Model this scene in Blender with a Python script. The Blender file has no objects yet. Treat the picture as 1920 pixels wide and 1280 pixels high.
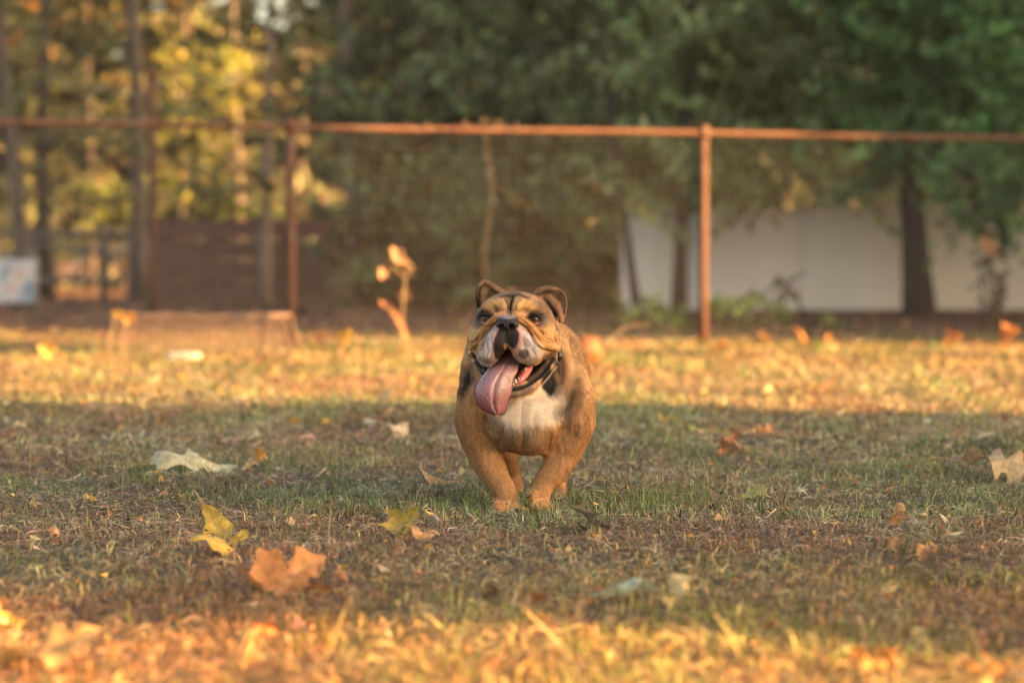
import bpy, math, random
import numpy as np
from mathutils import Vector, Matrix, Euler

# ------------------------------------------------------------------ camera, sky, sun, exposure
SC = bpy.context.scene
COL = SC.collection
CAM_H = 0.548
FPX = 5333.33            # focal length in photo pixels (100 mm on 36 mm, 1920 px wide)
PITCH = math.atan(173.0 / FPX)
cam_d = bpy.data.cameras.new('camera')
cam = bpy.data.objects.new('camera', cam_d)
COL.objects.link(cam)
SC.camera = cam
cam.location = (0, 0, CAM_H)
cam.rotation_euler = (math.pi / 2 - PITCH, 0, 0)
cam_d.lens = 100.0
cam_d.sensor_width = 36.0
cam_d.clip_start = 0.05
cam_d.clip_end = 600
cam_d.dof.use_dof = True
cam_d.dof.focus_distance = 5.83
cam_d.dof.aperture_fstop = 3.1

SUN_EL = math.radians(16.0)
SUN_AZ = math.radians(18.0)      # behind the +X axis, towards the camera side
SUN_DIR = Vector((math.cos(SUN_EL) * math.cos(SUN_AZ), -math.cos(SUN_EL) * math.sin(SUN_AZ), math.sin(SUN_EL)))
world = bpy.data.worlds.new('World')
SC.world = world
world.use_nodes = True
wn = world.node_tree
bgn = wn.nodes['Background']
sky = wn.nodes.new('ShaderNodeTexSky')
sky.sky_type = 'NISHITA'
sky.sun_disc = False
sky.sun_elevation = SUN_EL
sky.sun_rotation = math.atan2(SUN_DIR.x, SUN_DIR.y)
sky.dust_density = 4.0
sky.ozone_density = 0.6
tint = wn.nodes.new('ShaderNodeMix')
tint.data_type = 'RGBA'
tint.blend_type = 'MULTIPLY'
tint.inputs[0].default_value = 1.0
tint.inputs[7].default_value = (1.0, 0.92, 0.805, 1)      # warm white balance of the evening picture
wn.links.new(sky.outputs[0], tint.inputs[6])
wn.links.new(tint.outputs[2], bgn.inputs[0])
bgn.inputs[1].default_value = 0.09
sun_d = bpy.data.lights.new('sun', 'SUN')
sun_d.energy = 5.0
sun_d.angle = math.radians(0.5)
sun_d.color = (1.0, 0.54, 0.185)
sun = bpy.data.objects.new('sun', sun_d)
COL.objects.link(sun)
sun.rotation_euler = SUN_DIR.to_track_quat('Z', 'Y').to_euler()
sun.location = SUN_DIR * 60
SC.view_settings.view_transform = 'Standard'
SC.view_settings.look = 'None'
SC.view_settings.gamma = 1.0
SC.view_settings.exposure = 2.92
SC.render.engine = 'CYCLES'
SC.cycles.use_denoising = True
SC.cycles.filter_width = 1.1
SC.cycles.max_bounces = 6
SC.cycles.transparent_max_bounces = 4

# ------------------------------------------------------------------ helpers
RNG = np.random.default_rng(7)
random.seed(7)
D0 = 5.926                        # depth of the plane in which 900 photo px are 1 m
CT, ST = math.cos(PITCH), math.sin(PITCH)

def W(px, py, depth):
    """photo pixel + depth in metres along Y -> world point"""
    a = (px - 960.0) / FPX
    b = (640.0 - py) / FPX
    dx, dy, dz = a, CT + b * ST, -ST + b * CT
    t = depth / dy
    return np.array([dx * t, dy * t, CAM_H + dz * t])

def G(px, py):
    """photo pixel -> point on the flat ground"""
    b = (640.0 - py) / FPX
    dy, dz = CT + b * ST, -ST + b * CT
    t = -CAM_H / dz
    return np.array([(px - 960.0) / FPX * t, dy * t, 0.0])

def proj(P):
    """world points (n,3) -> photo pixels"""
    P = np.asarray(P)
    x, y, z = P[..., 0], P[..., 1], P[..., 2] - CAM_H
    d = y * CT - z * ST
    v = y * ST + z * CT
    return 960 + FPX * x / d, 640 - FPX * v / d

def tag(o, label=None, cat=None, group=None, kind=None):
    if label: o['label'] = label
    if cat: o['category'] = cat
    if group: o['group'] = group
    if kind: o['kind'] = kind
    return o

def mesh_np(name, V, F, mat=None, parent=None, colors=None, smooth=True, attr=None):
    """V (n,3); F (m,3) or (m,4) int array or list of such arrays"""
    me = bpy.data.meshes.new(name)
    Fs = F if isinstance(F, list) else [F]
    Fs = [np.asarray(f, dtype=np.int32) for f in Fs if len(f)]
    V = np.asarray(V, dtype=np.float32)
    me.vertices.add(len(V))
    me.vertices.foreach_set('co', V.ravel())
    nl = sum(f.size for f in Fs)
    npoly = sum(len(f) for f in Fs)
    me.loops.add(nl)
    me.loops.foreach_set('vertex_index', np.concatenate([f.ravel() for f in Fs]))
    me.polygons.add(npoly)
    starts, s = [], 0
    for f in Fs:
        k = f.shape[1]
        starts.append(np.arange(len(f), dtype=np.int32) * k + s)
        s += f.size
    me.polygons.foreach_set('loop_start', np.concatenate(starts))
    me.update(calc_edges=True)
    me.validate()
    me.polygons.foreach_set('use_smooth', np.full(len(me.polygons), bool(smooth)))
    if colors is not None:
        ca = me.color_attributes.new('Col', 'FLOAT_COLOR', 'POINT')
        c4 = np.ones((len(V), 4), dtype=np.float32)
        c4[:, :3] = colors
        ca.data.foreach_set('color', c4.ravel())
    if attr:
        for k, a in attr.items():
            at = me.attributes.new(k, 'FLOAT', 'POINT')
            at.data.foreach_set('value', np.asarray(a, dtype=np.float32))
    if mat: me.materials.append(mat)
    o = bpy.data.objects.new(name, me)
    COL.objects.link(o)
    if parent: o.parent = parent
    return o

def empty(name, loc=(0, 0, 0)):
    o = bpy.data.objects.new(name, None)
    COL.objects.link(o)
    o.location = loc
    return o

class NT:
    def __init__(s, name):
        s.m = bpy.data.materials.new(name)
        s.m.use_nodes = True
        s.t = s.m.node_tree
        s.b = s.t.nodes['Principled BSDF']
        s.out = s.t.nodes['Material Output']
    def n(s, typ, **kw):
        nd = s.t.nodes.new(typ)
        for k, v in kw.items():
            if k.startswith('i_'):
                key = k[2:]
                nd.inputs[int(key) if key.isdigit() else key].default_value = v
            else:
                setattr(nd, k, v)
        return nd
    def l(s, a, b): s.t.links.new(a, b)
    def noise(s, scale, detail=4, rough=0.55, vec=None):
        nd = s.n('ShaderNodeTexNoise', i_Scale=scale, i_Detail=detail, i_Roughness=rough)
        if vec is not None: s.l(vec, nd.inputs['Vector'])
        return nd.outputs[0]
    def ramp(s, fac, stops):
        nd = s.n('ShaderNodeValToRGB')
        e = nd.color_ramp.elements
        while len(e) < len(stops): e.new(0.5)
        for el, (p, c) in zip(e, stops):
            el.position = p
            el.color = tuple(c) + (1,) if len(c) == 3 else c
        s.l(fac, nd.inputs[0])
        return nd.outputs[0]
    def mix(s, fac, a, b, mode='MIX'):
        nd = s.n('ShaderNodeMix', data_type='RGBA', blend_type=mode)
        for i, v in ((0, fac), (6, a), (7, b)):
            if isinstance(v, (int, float)): nd.inputs[i].default_value = v
            elif isinstance(v, tuple): nd.inputs[i].default_value = v + (1,) if len(v) == 3 else v
            else: s.l(v, nd.inputs[i])
        return nd.outputs[2]
    def math(s, op, a, b=0.0):
        nd = s.n('ShaderNodeMath', operation=op)
        for i, v in ((0, a), (1, b)):
            if isinstance(v, (int, float)): nd.inputs[i].default_value = v
            else: s.l(v, nd.inputs[i])
        return nd.outputs[0]
    def bump(s, h, strength=0.3, dist=0.01):
        nd = s.n('ShaderNodeBump', i_Strength=strength, i_Distance=dist)
        s.l(h, nd.inputs['Height'])
        s.l(nd.outputs[0], s.b.inputs['Normal'])
    def set(s, **kw):
        for k, v in kw.items():
            key = k.replace('_', ' ')
            if isinstance(v, (int, float)): s.b.inputs[key].default_value = v
            elif isinstance(v, tuple): s.b.inputs[key].default_value = v + (1,) if len(v) == 3 else v
            else: s.l(v, s.b.inputs[key])
        return s
    def obj(s): return s.n('ShaderNodeTexCoord').outputs['Object']
    def col(s): return s.n('ShaderNodeAttribute', attribute_name='Col').outputs['Color']

def mat_leafy(name, translucency=0.45, rough=0.6, spec=0.25, noise_amt=0.25, nscale=60.0):
    """vertex-coloured thin leaf / blade: diffuse + light coming through"""
    k = NT(name)
    c = k.col()
    nz = k.noise(nscale, 3, 0.6, k.obj())
    c2 = k.mix(1.0, c, k.ramp(nz, [(0.25, (1 - noise_amt,) * 3), (0.75, (1 + noise_amt,) * 3)]), 'MULTIPLY')
    k.set(Base_Color=c2, Roughness=rough)
    k.b.inputs['Specular IOR Level'].default_value = spec
    tr = k.n('ShaderNodeBsdfTranslucent')
    k.l(c2, tr.inputs[0])
    mx = k.n('ShaderNodeMixShader', i_0=translucency)
    k.l(k.b.outputs[0], mx.inputs[1])
    k.l(tr.outputs[0], mx.inputs[2])
    k.l(mx.outputs[0], k.out.inputs['Surface'])
    return k.m

def tube_np(path, radii, nseg=8, caps=True):
    """tube along a polyline -> (V, [quads, tris])"""
    P = np.asarray(path, float)
    n = len(P)
    radii = np.broadcast_to(np.asarray(radii, float), (n,))
    T = np.gradient(P, axis=0)
    T /= np.linalg.norm(T, axis=1)[:, None] + 1e-12
    ref = np.array([0.0, 0.0, 1.0]) if abs(T[0][2]) < 0.9 else np.array([1.0, 0.0, 0.0])
    V = []
    u = np.cross(T[0], ref); u /= np.linalg.norm(u)
    ang = np.linspace(0, 2 * math.pi, nseg, endpoint=False)
    for i in range(n):
        u = u - T[i] * np.dot(u, T[i]); u /= np.linalg.norm(u) + 1e-12
        v = np.cross(T[i], u)
        V.append(P[i] + radii[i] * (np.cos(ang)[:, None] * u + np.sin(ang)[:, None] * v))
    V = np.concatenate(V)
    i = np.arange(n - 1)[:, None] * nseg
    j = np.arange(nseg)[None, :]
    q = np.stack([i + j, i + (j + 1) % nseg, i + nseg + (j + 1) % nseg, i + nseg + j], -1).reshape(-1, 4)
    tris = []
    if caps:
        V = np.concatenate([V, P[:1], P[-1:]])
        a, b = n * nseg, n * nseg + 1
        for j in range(nseg):
            tris.append((a, (j + 1) % nseg, j))
            tris.append((b, (n - 1) * nseg + j, (n - 1) * nseg + (j + 1) % nseg))
    return V, q, np.array(tris, dtype=np.int32).reshape(-1, 3)

def join_np(parts):
    """[(V, quads, tris)] -> V, [quads, tris]"""
    Vs, Q, T, off = [], [], [], 0
    for V, q, t in parts:
        Vs.append(V)
        if len(q): Q.append(np.asarray(q) + off)
        if len(t): T.append(np.asarray(t) + off)
        off += len(V)
    F = []
    if Q: F.append(np.concatenate(Q))
    if T: F.append(np.concatenate(T))
    return np.concatenate(Vs), F

def spline(pts, step):
    """Catmull-Rom through rows of pts, resampled roughly every `step` in the first two columns"""
    P = np.asarray(pts, float)
    if len(P) < 2: return P
    E = np.vstack([2 * P[0] - P[1], P, 2 * P[-1] - P[-2]])
    out = []
    for i in range(1, len(E) - 2):
        m = max(2, int(np.linalg.norm((E[i + 1] - E[i])[:2]) / step))
        t = np.linspace(0, 1, m, endpoint=False)[:, None]
        a, b, c, d = E[i - 1], E[i], E[i + 1], E[i + 2]
        out.append(0.5 * (2 * b + (c - a) * t + (2 * a - 5 * b + 4 * c - d) * t ** 2 + (3 * b - a - 3 * c + d) * t ** 3))
    out.append(P[-1:])
    return np.concatenate(out)

def vnoise(P, seed=0):
    """cheap smooth value noise on (n,3) points, range 0..1"""
    P = np.asarray(P, float)
    i = np.floor(P).astype(np.int64)
    f = P - i
    f = f * f * (3 - 2 * f)
    def h(ix, iy, iz):
        n = (ix * 374761393 + iy * 668265263 + iz * 2147483647 + seed * 974634777) & 0x7fffffff
        n = ((n ^ (n >> 13)) * 1274126177) & 0x7fffffff
        n = (n ^ (n >> 16)) & 0xffffff
        return n / float(0xffffff)
    r = 0
    for dx in (0, 1):
        for dy in (0, 1):
            for dz in (0, 1):
                w = (f[:, 0] if dx else 1 - f[:, 0]) * (f[:, 1] if dy else 1 - f[:, 1]) * (f[:, 2] if dz else 1 - f[:, 2])
                r = r + w * h(i[:, 0] + dx, i[:, 1] + dy, i[:, 2] + dz)
    return r

def fbm(P, seed=0, oct=3):
    P = np.asarray(P, float)
    r, a, s = 0, 0.5, 0
    for o in range(oct):
        r = r + a * vnoise(P * 2 ** o, seed + o * 17)
        s += a
        a *= 0.5
    return r / s
# ------------------------------------------------------------------ ground
def ground_h(x, y):
    Pq = np.stack([np.asarray(x, float) * 1.3, np.asarray(y, float) * 1.3, np.zeros(np.size(x))], 1)
    Pf = np.stack([np.asarray(x, float) * 6, np.asarray(y, float) * 6, np.zeros(np.size(x))], 1)
    h = 0.035 * (fbm(Pq, 101, 2) - 0.5) + 0.016 * (fbm(Pf, 111, 3) - 0.5)
    near_dog = np.exp(-(((np.asarray(x) - 0.03) / 0.35) ** 2 + ((np.asarray(y) - 6.05) / 0.45) ** 2))
    return h * (1 - near_dog) - 0.004 * near_dog

gx = np.concatenate([np.linspace(-90, -6, 12), np.arange(-5, 5.01, 0.06), np.linspace(6, 90, 12)])
gy = np.concatenate([np.linspace(-30, 1.5, 8), np.arange(2.0, 10, 0.06), np.arange(10, 32, 0.22), np.linspace(33, 110, 20)])
GX, GY = np.meshgrid(gx, gy)
gv = np.stack([GX.ravel(), GY.ravel(), ground_h(GX.ravel(), GY.ravel())], 1)
far = np.clip((np.abs(gv[:, 0]) - 5) / 2, 0, 1)
gv[:, 2] *= 1 - far
nxg = len(gx)
i = np.arange(len(gy) - 1)[:, None] * nxg; j = np.arange(nxg - 1)[None]
gq = np.stack([i + j, i + j + 1, i + nxg + j + 1, i + nxg + j], -1).reshape(-1, 4)
kgd = NT('soil_and_litter')
gc = kgd.obj()
soil = kgd.ramp(kgd.noise(26, 6, 0.7, gc), [(0.25, (0.040, 0.027, 0.019)), (0.5, (0.095, 0.065, 0.045)), (0.75, (0.20, 0.14, 0.098))])
green = kgd.ramp(kgd.noise(18, 5, 0.7, gc), [(0.3, (0.05, 0.055, 0.02)), (0.7, (0.16, 0.15, 0.07))])
patch = kgd.ramp(kgd.noise(1.7, 4, 0.6, gc), [(0.45, (0, 0, 0)), (0.62, (1, 1, 1))])
litter = kgd.ramp(kgd.noise(11, 6, 0.75, gc), [(0.25, (0.055, 0.030, 0.020)), (0.5, (0.13, 0.070, 0.045)), (0.75, (0.24, 0.125, 0.075))])
sepx = kgd.n('ShaderNodeSeparateXYZ'); kgd.l(gc, sepx.inputs[0])
wob = kgd.math('MULTIPLY', kgd.noise(0.8, 3, 0.6, gc), 2.5)
yy = kgd.math('ADD', sepx.outputs[1], wob)
beyond = kgd.ramp(kgd.math('MULTIPLY', kgd.math('SUBTRACT', yy, 15.5), 0.5), [(0.0, (0, 0, 0)), (1.0, (1, 1, 1))])
lawnc = kgd.mix(kgd.math('MULTIPLY', patch, 0.6), soil, green)
kgd.set(Base_Color=kgd.mix(beyond, lawnc, litter), Roughness=0.95)
kgd.b.inputs['Specular IOR Level'].default_value = 0.1
kgd.bump(kgd.noise(60, 5, 0.7, gc), 0.8, 0.02)
lawn = mesh_np('ground', gv, gq, kgd.m)
tag(lawn, kind='structure')

# ------------------------------------------------------------------ grass, straw and thatch
def scatter(y0, y1, dens, margin=0.55, fall=0.0):
    """random points over the strip of lawn the camera sees (and a step to each side)"""
    ymid = np.linspace(y0, y1, 60)
    wid = 0.36 * ymid + 2 * margin
    d = dens * (ymid / y0) ** (-fall)
    n = int((wid * d).mean() * (y1 - y0))
    pdf = wid * d
    cdf = np.cumsum(pdf) / pdf.sum()
    y = np.interp(RNG.random(n), np.r_[0, cdf], np.r_[y0, ymid])
    x = (RNG.random(n) - 0.5) * (0.36 * y + 2 * margin)
    return x, y

def blades(x, y, h, w, lean, bend, cols, az=None, z0=0.0):
    """tapering bent blades: 5 vertices, a quad and a triangle each"""
    n = len(x)
    az = RNG.random(n) * 2 * math.pi if az is None else az
    fa = RNG.random(n) * math.pi
    d = np.stack([np.cos(az), np.sin(az), np.zeros(n)], 1)
    sd = np.stack([np.cos(fa), np.sin(fa), np.zeros(n)], 1) * (w * 0.5)[:, None]
    base = np.stack([x, y, ground_h(x, y) - 0.003 + z0], 1)
    up = np.array([0, 0, 1.0])
    cl, sl = np.cos(lean), np.sin(lean)
    l2 = np.clip(lean + bend, 0, 1.62)
    p1 = base + (d * sl[:, None] + up * cl[:, None]) * (h * 0.55)[:, None]
    p2 = p1 + (d * np.sin(l2)[:, None] + up * np.cos(l2)[:, None]) * (h * 0.45)[:, None]
    V = np.stack([base - sd, base + sd, p1 + sd * 0.8, p1 - sd * 0.8, p2], 1).reshape(-1, 3)
    k = np.arange(n)[:, None] * 5
    Q = k + np.array([[0, 1, 2, 3]]); T_ = k + np.array([[3, 2, 4]])
    C = np.repeat(cols, 5, 0).reshape(n, 5, 3).copy()
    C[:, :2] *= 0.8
    return V, Q, T_, C.reshape(-1, 3)

def pick(n, pal, var=0.25):
    pal = np.array(pal)
    c = pal[RNG.integers(0, len(pal), n)]
    return np.clip(c * np.clip(1 + 1.35 * var * RNG.normal(0, 1, (n, 1)), 0.3, 2) * (1 + 0.08 * RNG.normal(0, 1, (n, 3))), 0.01, 0.9)

GREEN = [(0.15, 0.18, 0.065), (0.19, 0.21, 0.09), (0.24, 0.25, 0.11), (0.12, 0.16, 0.06), (0.28, 0.27, 0.13)]
STRAW = [(0.48, 0.35, 0.19), (0.36, 0.25, 0.135), (0.31, 0.18, 0.10), (0.42, 0.31, 0.19), (0.55, 0.44, 0.26), (0.24, 0.14, 0.08), (0.37, 0.29, 0.13), (0.33, 0.19, 0.11)]
THATCH = [(0.32, 0.25, 0.175), (0.25, 0.18, 0.125), (0.40, 0.33, 0.25), (0.18, 0.125, 0.09), (0.30, 0.215, 0.15), (0.36, 0.30, 0.235)]
def greenness(x, y):
    Pn = np.stack([x * 2.1, y * 1.3, np.zeros(len(x))], 1)
    Pm = np.stack([x * 7, y * 5, np.zeros(len(x))], 1)
    g = 0.6 * fbm(Pn, 201, 3) + 0.4 * fbm(Pm, 211, 2)
    # greener tuft to the right of the dog and round its feet
    for (cx, cy, rx, ry) in ((0.33, 6.05, 0.20, 0.25), (0.02, 5.95, 0.14, 0.12), (-0.30, 5.85, 0.30, 0.20), (0.0, 5.80, 0.5, 0.12)):
        g = g + 0.16 * np.exp(-(((x - cx) / rx) ** 2 + ((y - cy) / ry) ** 2))
    return g - 0.14 * spots_bare(x, y)
BARE = [(G(560, 900), 0.22, 0.28), (G(800, 925), 0.20, 0.14), (G(660, 915), 0.18, 0.2), (G(60, 880), 0.35, 0.35), (G(1600, 930), 0.28, 0.25), (G(860, 1080), 0.16, 0.14), (G(1830, 1060), 0.20, 0.14), (G(1300, 1010), 0.2, 0.15), (G(1020, 1060), 0.25, 0.12), (G(300, 960), 0.16, 0.14)]
def spots_bare(x, y):
    r = np.zeros(len(x))
    for c, rx, ry in BARE:
        r = np.maximum(r, np.exp(-(((x - c[0]) / rx) ** 2 + ((y - c[1]) / ry) ** 2)))
    return r
def bare(x, y):
    Pn = np.stack([x * 1.7 + 5, y * 1.1, np.zeros(len(x))], 1)
    return fbm(Pn, 221, 3) + 0.22 * spots_bare(x, y)

def patch_tone(x, y, cols):
    """turf colour drifts from grey-olive to red-brown in patches"""
    p1 = fbm(np.stack([x * 2.6, y * 1.7, np.full(len(x), 3.0)], 1), 231, 3)
    p2 = fbm(np.stack([x * 9, y * 6, np.full(len(x), 7.0)], 1), 241, 3)
    br = np.clip((p1 - 0.42) / 0.2, 0, 1)[:, None]
    c = cols * ((0.62 + 0.72 * p2)[:, None])
    near = np.clip((5.3 - y) / 0.8, 0, 1)[:, None]       # dead grass redder up front, sunlit orange mixed into its colour
    c = c * (1 - near) + c * near * np.array([1.08, 0.88, 0.66])
    c = c * (1 - 0.16 * np.clip((y - 8.5) / 2, 0, 1))[:, None]  # far grass darkened to dim the sunlit band through its colour
    return c * (1 - br) * np.array([0.93, 1.03, 0.88]) + c * br * np.array([0.92, 0.80, 0.72])
def thin_paws(x, y):
    r = np.zeros(len(x))
    for px, py, rx, ry in ((949, 975, 0.035, 0.10), (1010, 972, 0.03, 0.10)):
        c = G(px, py); r = np.maximum(r, np.exp(-(((x - c[0]) / rx) ** 2 + ((y - c[1]) / ry) ** 2)))
    return r
# green blades
parts_ = []
for (y0, y1, dens, fall, hs, ws) in ((3.3, 7.6, 8500, 0.5, 1.0, 1.0), (7.6, 12.0, 3000, 0.8, 1.25, 1.6), (12.0, 19.0, 1300, 1.0, 1.5, 2.6)):
    x, y = scatter(y0, y1, dens, fall=fall)
    g = greenness(x, y)
    keep = RNG.random(len(x)) < np.clip((g - 0.45) / 0.17, 0.06, 0.8)
    keep &= RNG.random(len(x)) > 0.85 * thin_paws(x, y)
    x, y, g = x[keep], y[keep], g[keep]
    n = len(x)
    h = (0.012 + 0.032 * RNG.random(n) ** 1.7 + 0.035 * np.clip(g - 0.6, 0, 0.3)) * hs
    w = (0.0020 + 0.0032 * RNG.random(n) ** 1.3) * ws
    parts_.append(blades(x, y, h, w, RNG.random(n) ** 1.2 * 1.15, RNG.random(n) * 0.9, patch_tone(x, y, pick(n, GREEN))))
# hand-placed clumps of longer green blades seen in the picture
def clump(px, py, n, rad, hmin, hmax, pal, wmm=3.2):
    c = G(px, py)
    x = c[0] + RNG.normal(0, rad, n); y = c[1] + RNG.normal(0, rad, n)
    return blades(x, y, RNG.uniform(hmin, hmax, n), np.full(n, wmm / 1000) * RNG.uniform(0.7, 1.2, n), RNG.random(n) * 0.75, RNG.random(n) * 0.8, pick(n, pal, 0.15))
for (px, py, n, rad, h0, h1) in ((1240, 950, 60, 0.05, 0.03, 0.075), (1320, 955, 50, 0.05, 0.03, 0.07), (1290, 940, 40, 0.06, 0.03, 0.08), (870, 945, 30, 0.03, 0.03, 0.07), (850, 955, 25, 0.05, 0.02, 0.05), (988, 952, 24, 0.02, 0.02, 0.04), (1440, 965, 30, 0.06, 0.02, 0.06), (560, 945, 50, 0.07, 0.02, 0.05), (390, 950, 40, 0.08, 0.02, 0.05), (690, 1060, 30, 0.05, 0.02, 0.05), (120, 960, 40, 0.08, 0.02, 0.05), (1860, 1010, 40, 0.06, 0.02, 0.05), (1530, 960, 30, 0.06, 0.02, 0.05), (90, 1060, 30, 0.06, 0.02, 0.05), (1900, 880, 30, 0.05, 0.02, 0.06)):
    parts_.append(clump(px, py, n, rad, h0, h1, GREEN[:4]))
st = []
for (px, py, hh, ln, a) in ((930, 950, 0.115, 0.75, 3.05), (905, 935, 0.09, 0.55, 3.2), (870, 948, 0.09, 0.25, 3.0), (838, 945, 0.07, 0.3, 3.1), (1240, 945, 0.085, 0.5, 3.0), (1335, 950, 0.10, 0.2, 0.3), (1300, 948, 0.08, 0.5, 3.1), (1180, 930, 0.07, 0.3, 2.9), (1465, 955, 0.07, 0.2, 0.3), (1010, 968, 0.06, 0.7, 3.0), (1025, 965, 0.06, 0.35, 2.8), (1530, 950, 0.07, 0.7, 0.1)):
    c = G(px, py); st.append((c[0], c[1], hh, ln, a))
st = np.array(st)
parts_.append(blades(st[:, 0], st[:, 1], st[:, 2], np.full(len(st), 0.0028), st[:, 3], np.full(len(st), 0.15), pick(len(st), [(0.05, 0.075, 0.03), (0.09, 0.10, 0.045), (0.07, 0.05, 0.035)], 0.1), az=st[:, 4]))
V, F = join_np([(a, b, c) for a, b, c, d in parts_])
M_GRASS = mat_leafy('grass_blade', 0.35, 0.6, 0.2, 0.15)
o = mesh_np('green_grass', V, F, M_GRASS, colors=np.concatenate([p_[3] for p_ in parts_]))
tag(o, 'short green grass blades scattered through the dry lawn', 'grass', kind='stuff')

# standing straw
parts_ = []
for (y0, y1, dens, fall, hs, ws) in ((3.3, 7.6, 7000, 0.5, 1.0, 1.0), (7.6, 12.0, 3200, 0.8, 1.3, 1.7), (12.0, 19.0, 1700, 1.0, 1.6, 2.8)):
    x, y = scatter(y0, y1, dens, fall=fall)
    keep = RNG.random(len(x)) < np.clip(1.3 - 1.15 * np.clip((bare(x, y) - 0.45) / 0.2, 0, 1), 0, 1)
    keep &= RNG.random(len(x)) > 0.85 * thin_paws(x, y)
    x, y = x[keep], y[keep]
    n = len(x)
    h = (0.009 + 0.027 * RNG.random(n) ** 2.0) * hs
    w = (0.0013 + 0.0026 * RNG.random(n) ** 1.4) * ws
    parts_.append(blades(x, y, h, w, RNG.random(n) * 1.3, RNG.random(n) * 0.9, patch_tone(x, y, pick(n, STRAW))))
# longer stalks and pale stems
x, y = scatter(3.3, 12, 60, fall=0.3)
n = len(x)
parts_.append(blades(x, y, 0.05 + 0.07 * RNG.random(n) ** 2, np.full(n, 0.0016), RNG.random(n) * 1.1, RNG.random(n) * 0.5, pick(n, [(0.45, 0.34, 0.20), (0.36, 0.26, 0.14), (0.28, 0.26, 0.12)], 0.15)))
# long fresh stalks catching the sun in the foreground
fgx, fgl = [], []
for (px, py, hh, ln, a) in ((1075, 1235, 0.085, 0.15, 2.6), (1085, 1230, 0.07, 0.5, 0.2), (1060, 1215, 0.085, 0.75, 3.1), (1100, 1190, 0.05, 0.9, 0.0), (1395, 1240, 0.085, 0.5, 2.9), (1440, 1245, 0.08, 0.35, 2.8), (1375, 1225, 0.09, 0.9, 3.0), (430, 1235, 0.085, 0.45, 0.3), (455, 1250, 0.07, 0.35, 0.4), (620, 1215, 0.09, 0.3, 0.2), (665, 1240, 0.06, 0.7, 0.1), (205, 1250, 0.05, 0.3, 0.5), (1700, 1260, 0.05, 0.6, 3.0), (845, 1190, 0.05, 0.8, 2.9), (860, 1150, 0.05, 0.15, 1.0), (660, 1160, 0.06, 0.05, 2.0), (1160, 1240, 0.045, 0.8, 3.0), (1500, 1235, 0.05, 0.3, 2.9)):
    c = G(px, py)
    fgx.append((c[0], c[1], hh, ln, a))
fg = np.array(fgx)
parts_.append(blades(fg[:, 0], fg[:, 1], fg[:, 2], np.full(len(fg), 0.0052), fg[:, 3], np.full(len(fg), 0.12), pick(len(fg), [(0.34, 0.30, 0.10), (0.42, 0.30, 0.12)], 0.1), az=fg[:, 4]))
V, F = join_np([(a, b, c) for a, b, c, d in parts_])
M_STRAW = mat_leafy('dry_straw', 0.28, 0.7, 0.2, 0.15)
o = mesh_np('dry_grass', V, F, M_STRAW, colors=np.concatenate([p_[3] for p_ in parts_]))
tag(o, 'dry tan straw standing among the green blades of the lawn', 'dry grass', kind='stuff')

# flat thatch: short curled dead bits lying on the soil
def thatch(x, y, L, w, cols):
    n = len(x)
    a = RNG.random(n) * 2 * math.pi
    d = np.stack([np.cos(a), np.sin(a), RNG.normal(0.10, 0.25, n)], 1)
    s_ = np.stack([-np.sin(a), np.cos(a), RNG.normal(0, 0.5, n)], 1) * (w / 2)[:, None]
    c = np.stack([x, y, ground_h(x, y) + 0.002 + 0.010 * RNG.random(n) ** 2], 1)
    m = c + np.stack([RNG.normal(0, 0.2, n), RNG.normal(0, 0.2, n), 0.15 * np.abs(RNG.normal(0, 1, n))], 1) * L[:, None]
    A, B = c - d * (L / 2)[:, None], c + d * (L / 2)[:, None]
    V = np.stack([A - s_ * 0.5, A + s_ * 0.5, m + s_, m - s_, B + s_ * 0.3, B - s_ * 0.3], 1).reshape(-1, 3)
    k = np.arange(n)[:, None] * 6
    return V, np.concatenate([k + np.array([[0, 1, 2, 3]]), k + np.array([[3, 2, 4, 5]])]), np.zeros((0, 3), int), np.repeat(cols, 6, 0)
parts_ = []
for (y0, y1, dens, fall, sc_) in ((3.3, 7.6, 9000, 0.7, 1.0), (7.6, 13.0, 2300, 1.0, 1.9)):
    x, y = scatter(y0, y1, dens, fall=fall)
    n = len(x)
    parts_.append(thatch(x, y, (0.012 + 0.034 * RNG.random(n) ** 1.6) * sc_, (0.0010 + 0.0022 * RNG.random(n) ** 1.6) * sc_, patch_tone(x, y, pick(n, THATCH))))
V, F = join_np([(a, b, c) for a, b, c, d in parts_])
o = mesh_np('dead_thatch', V, F, M_STRAW, colors=np.concatenate([p_[3] for p_ in parts_]))
tag(o, 'brown matted thatch of dead grass lying on the soil', 'thatch', kind='stuff')

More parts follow.
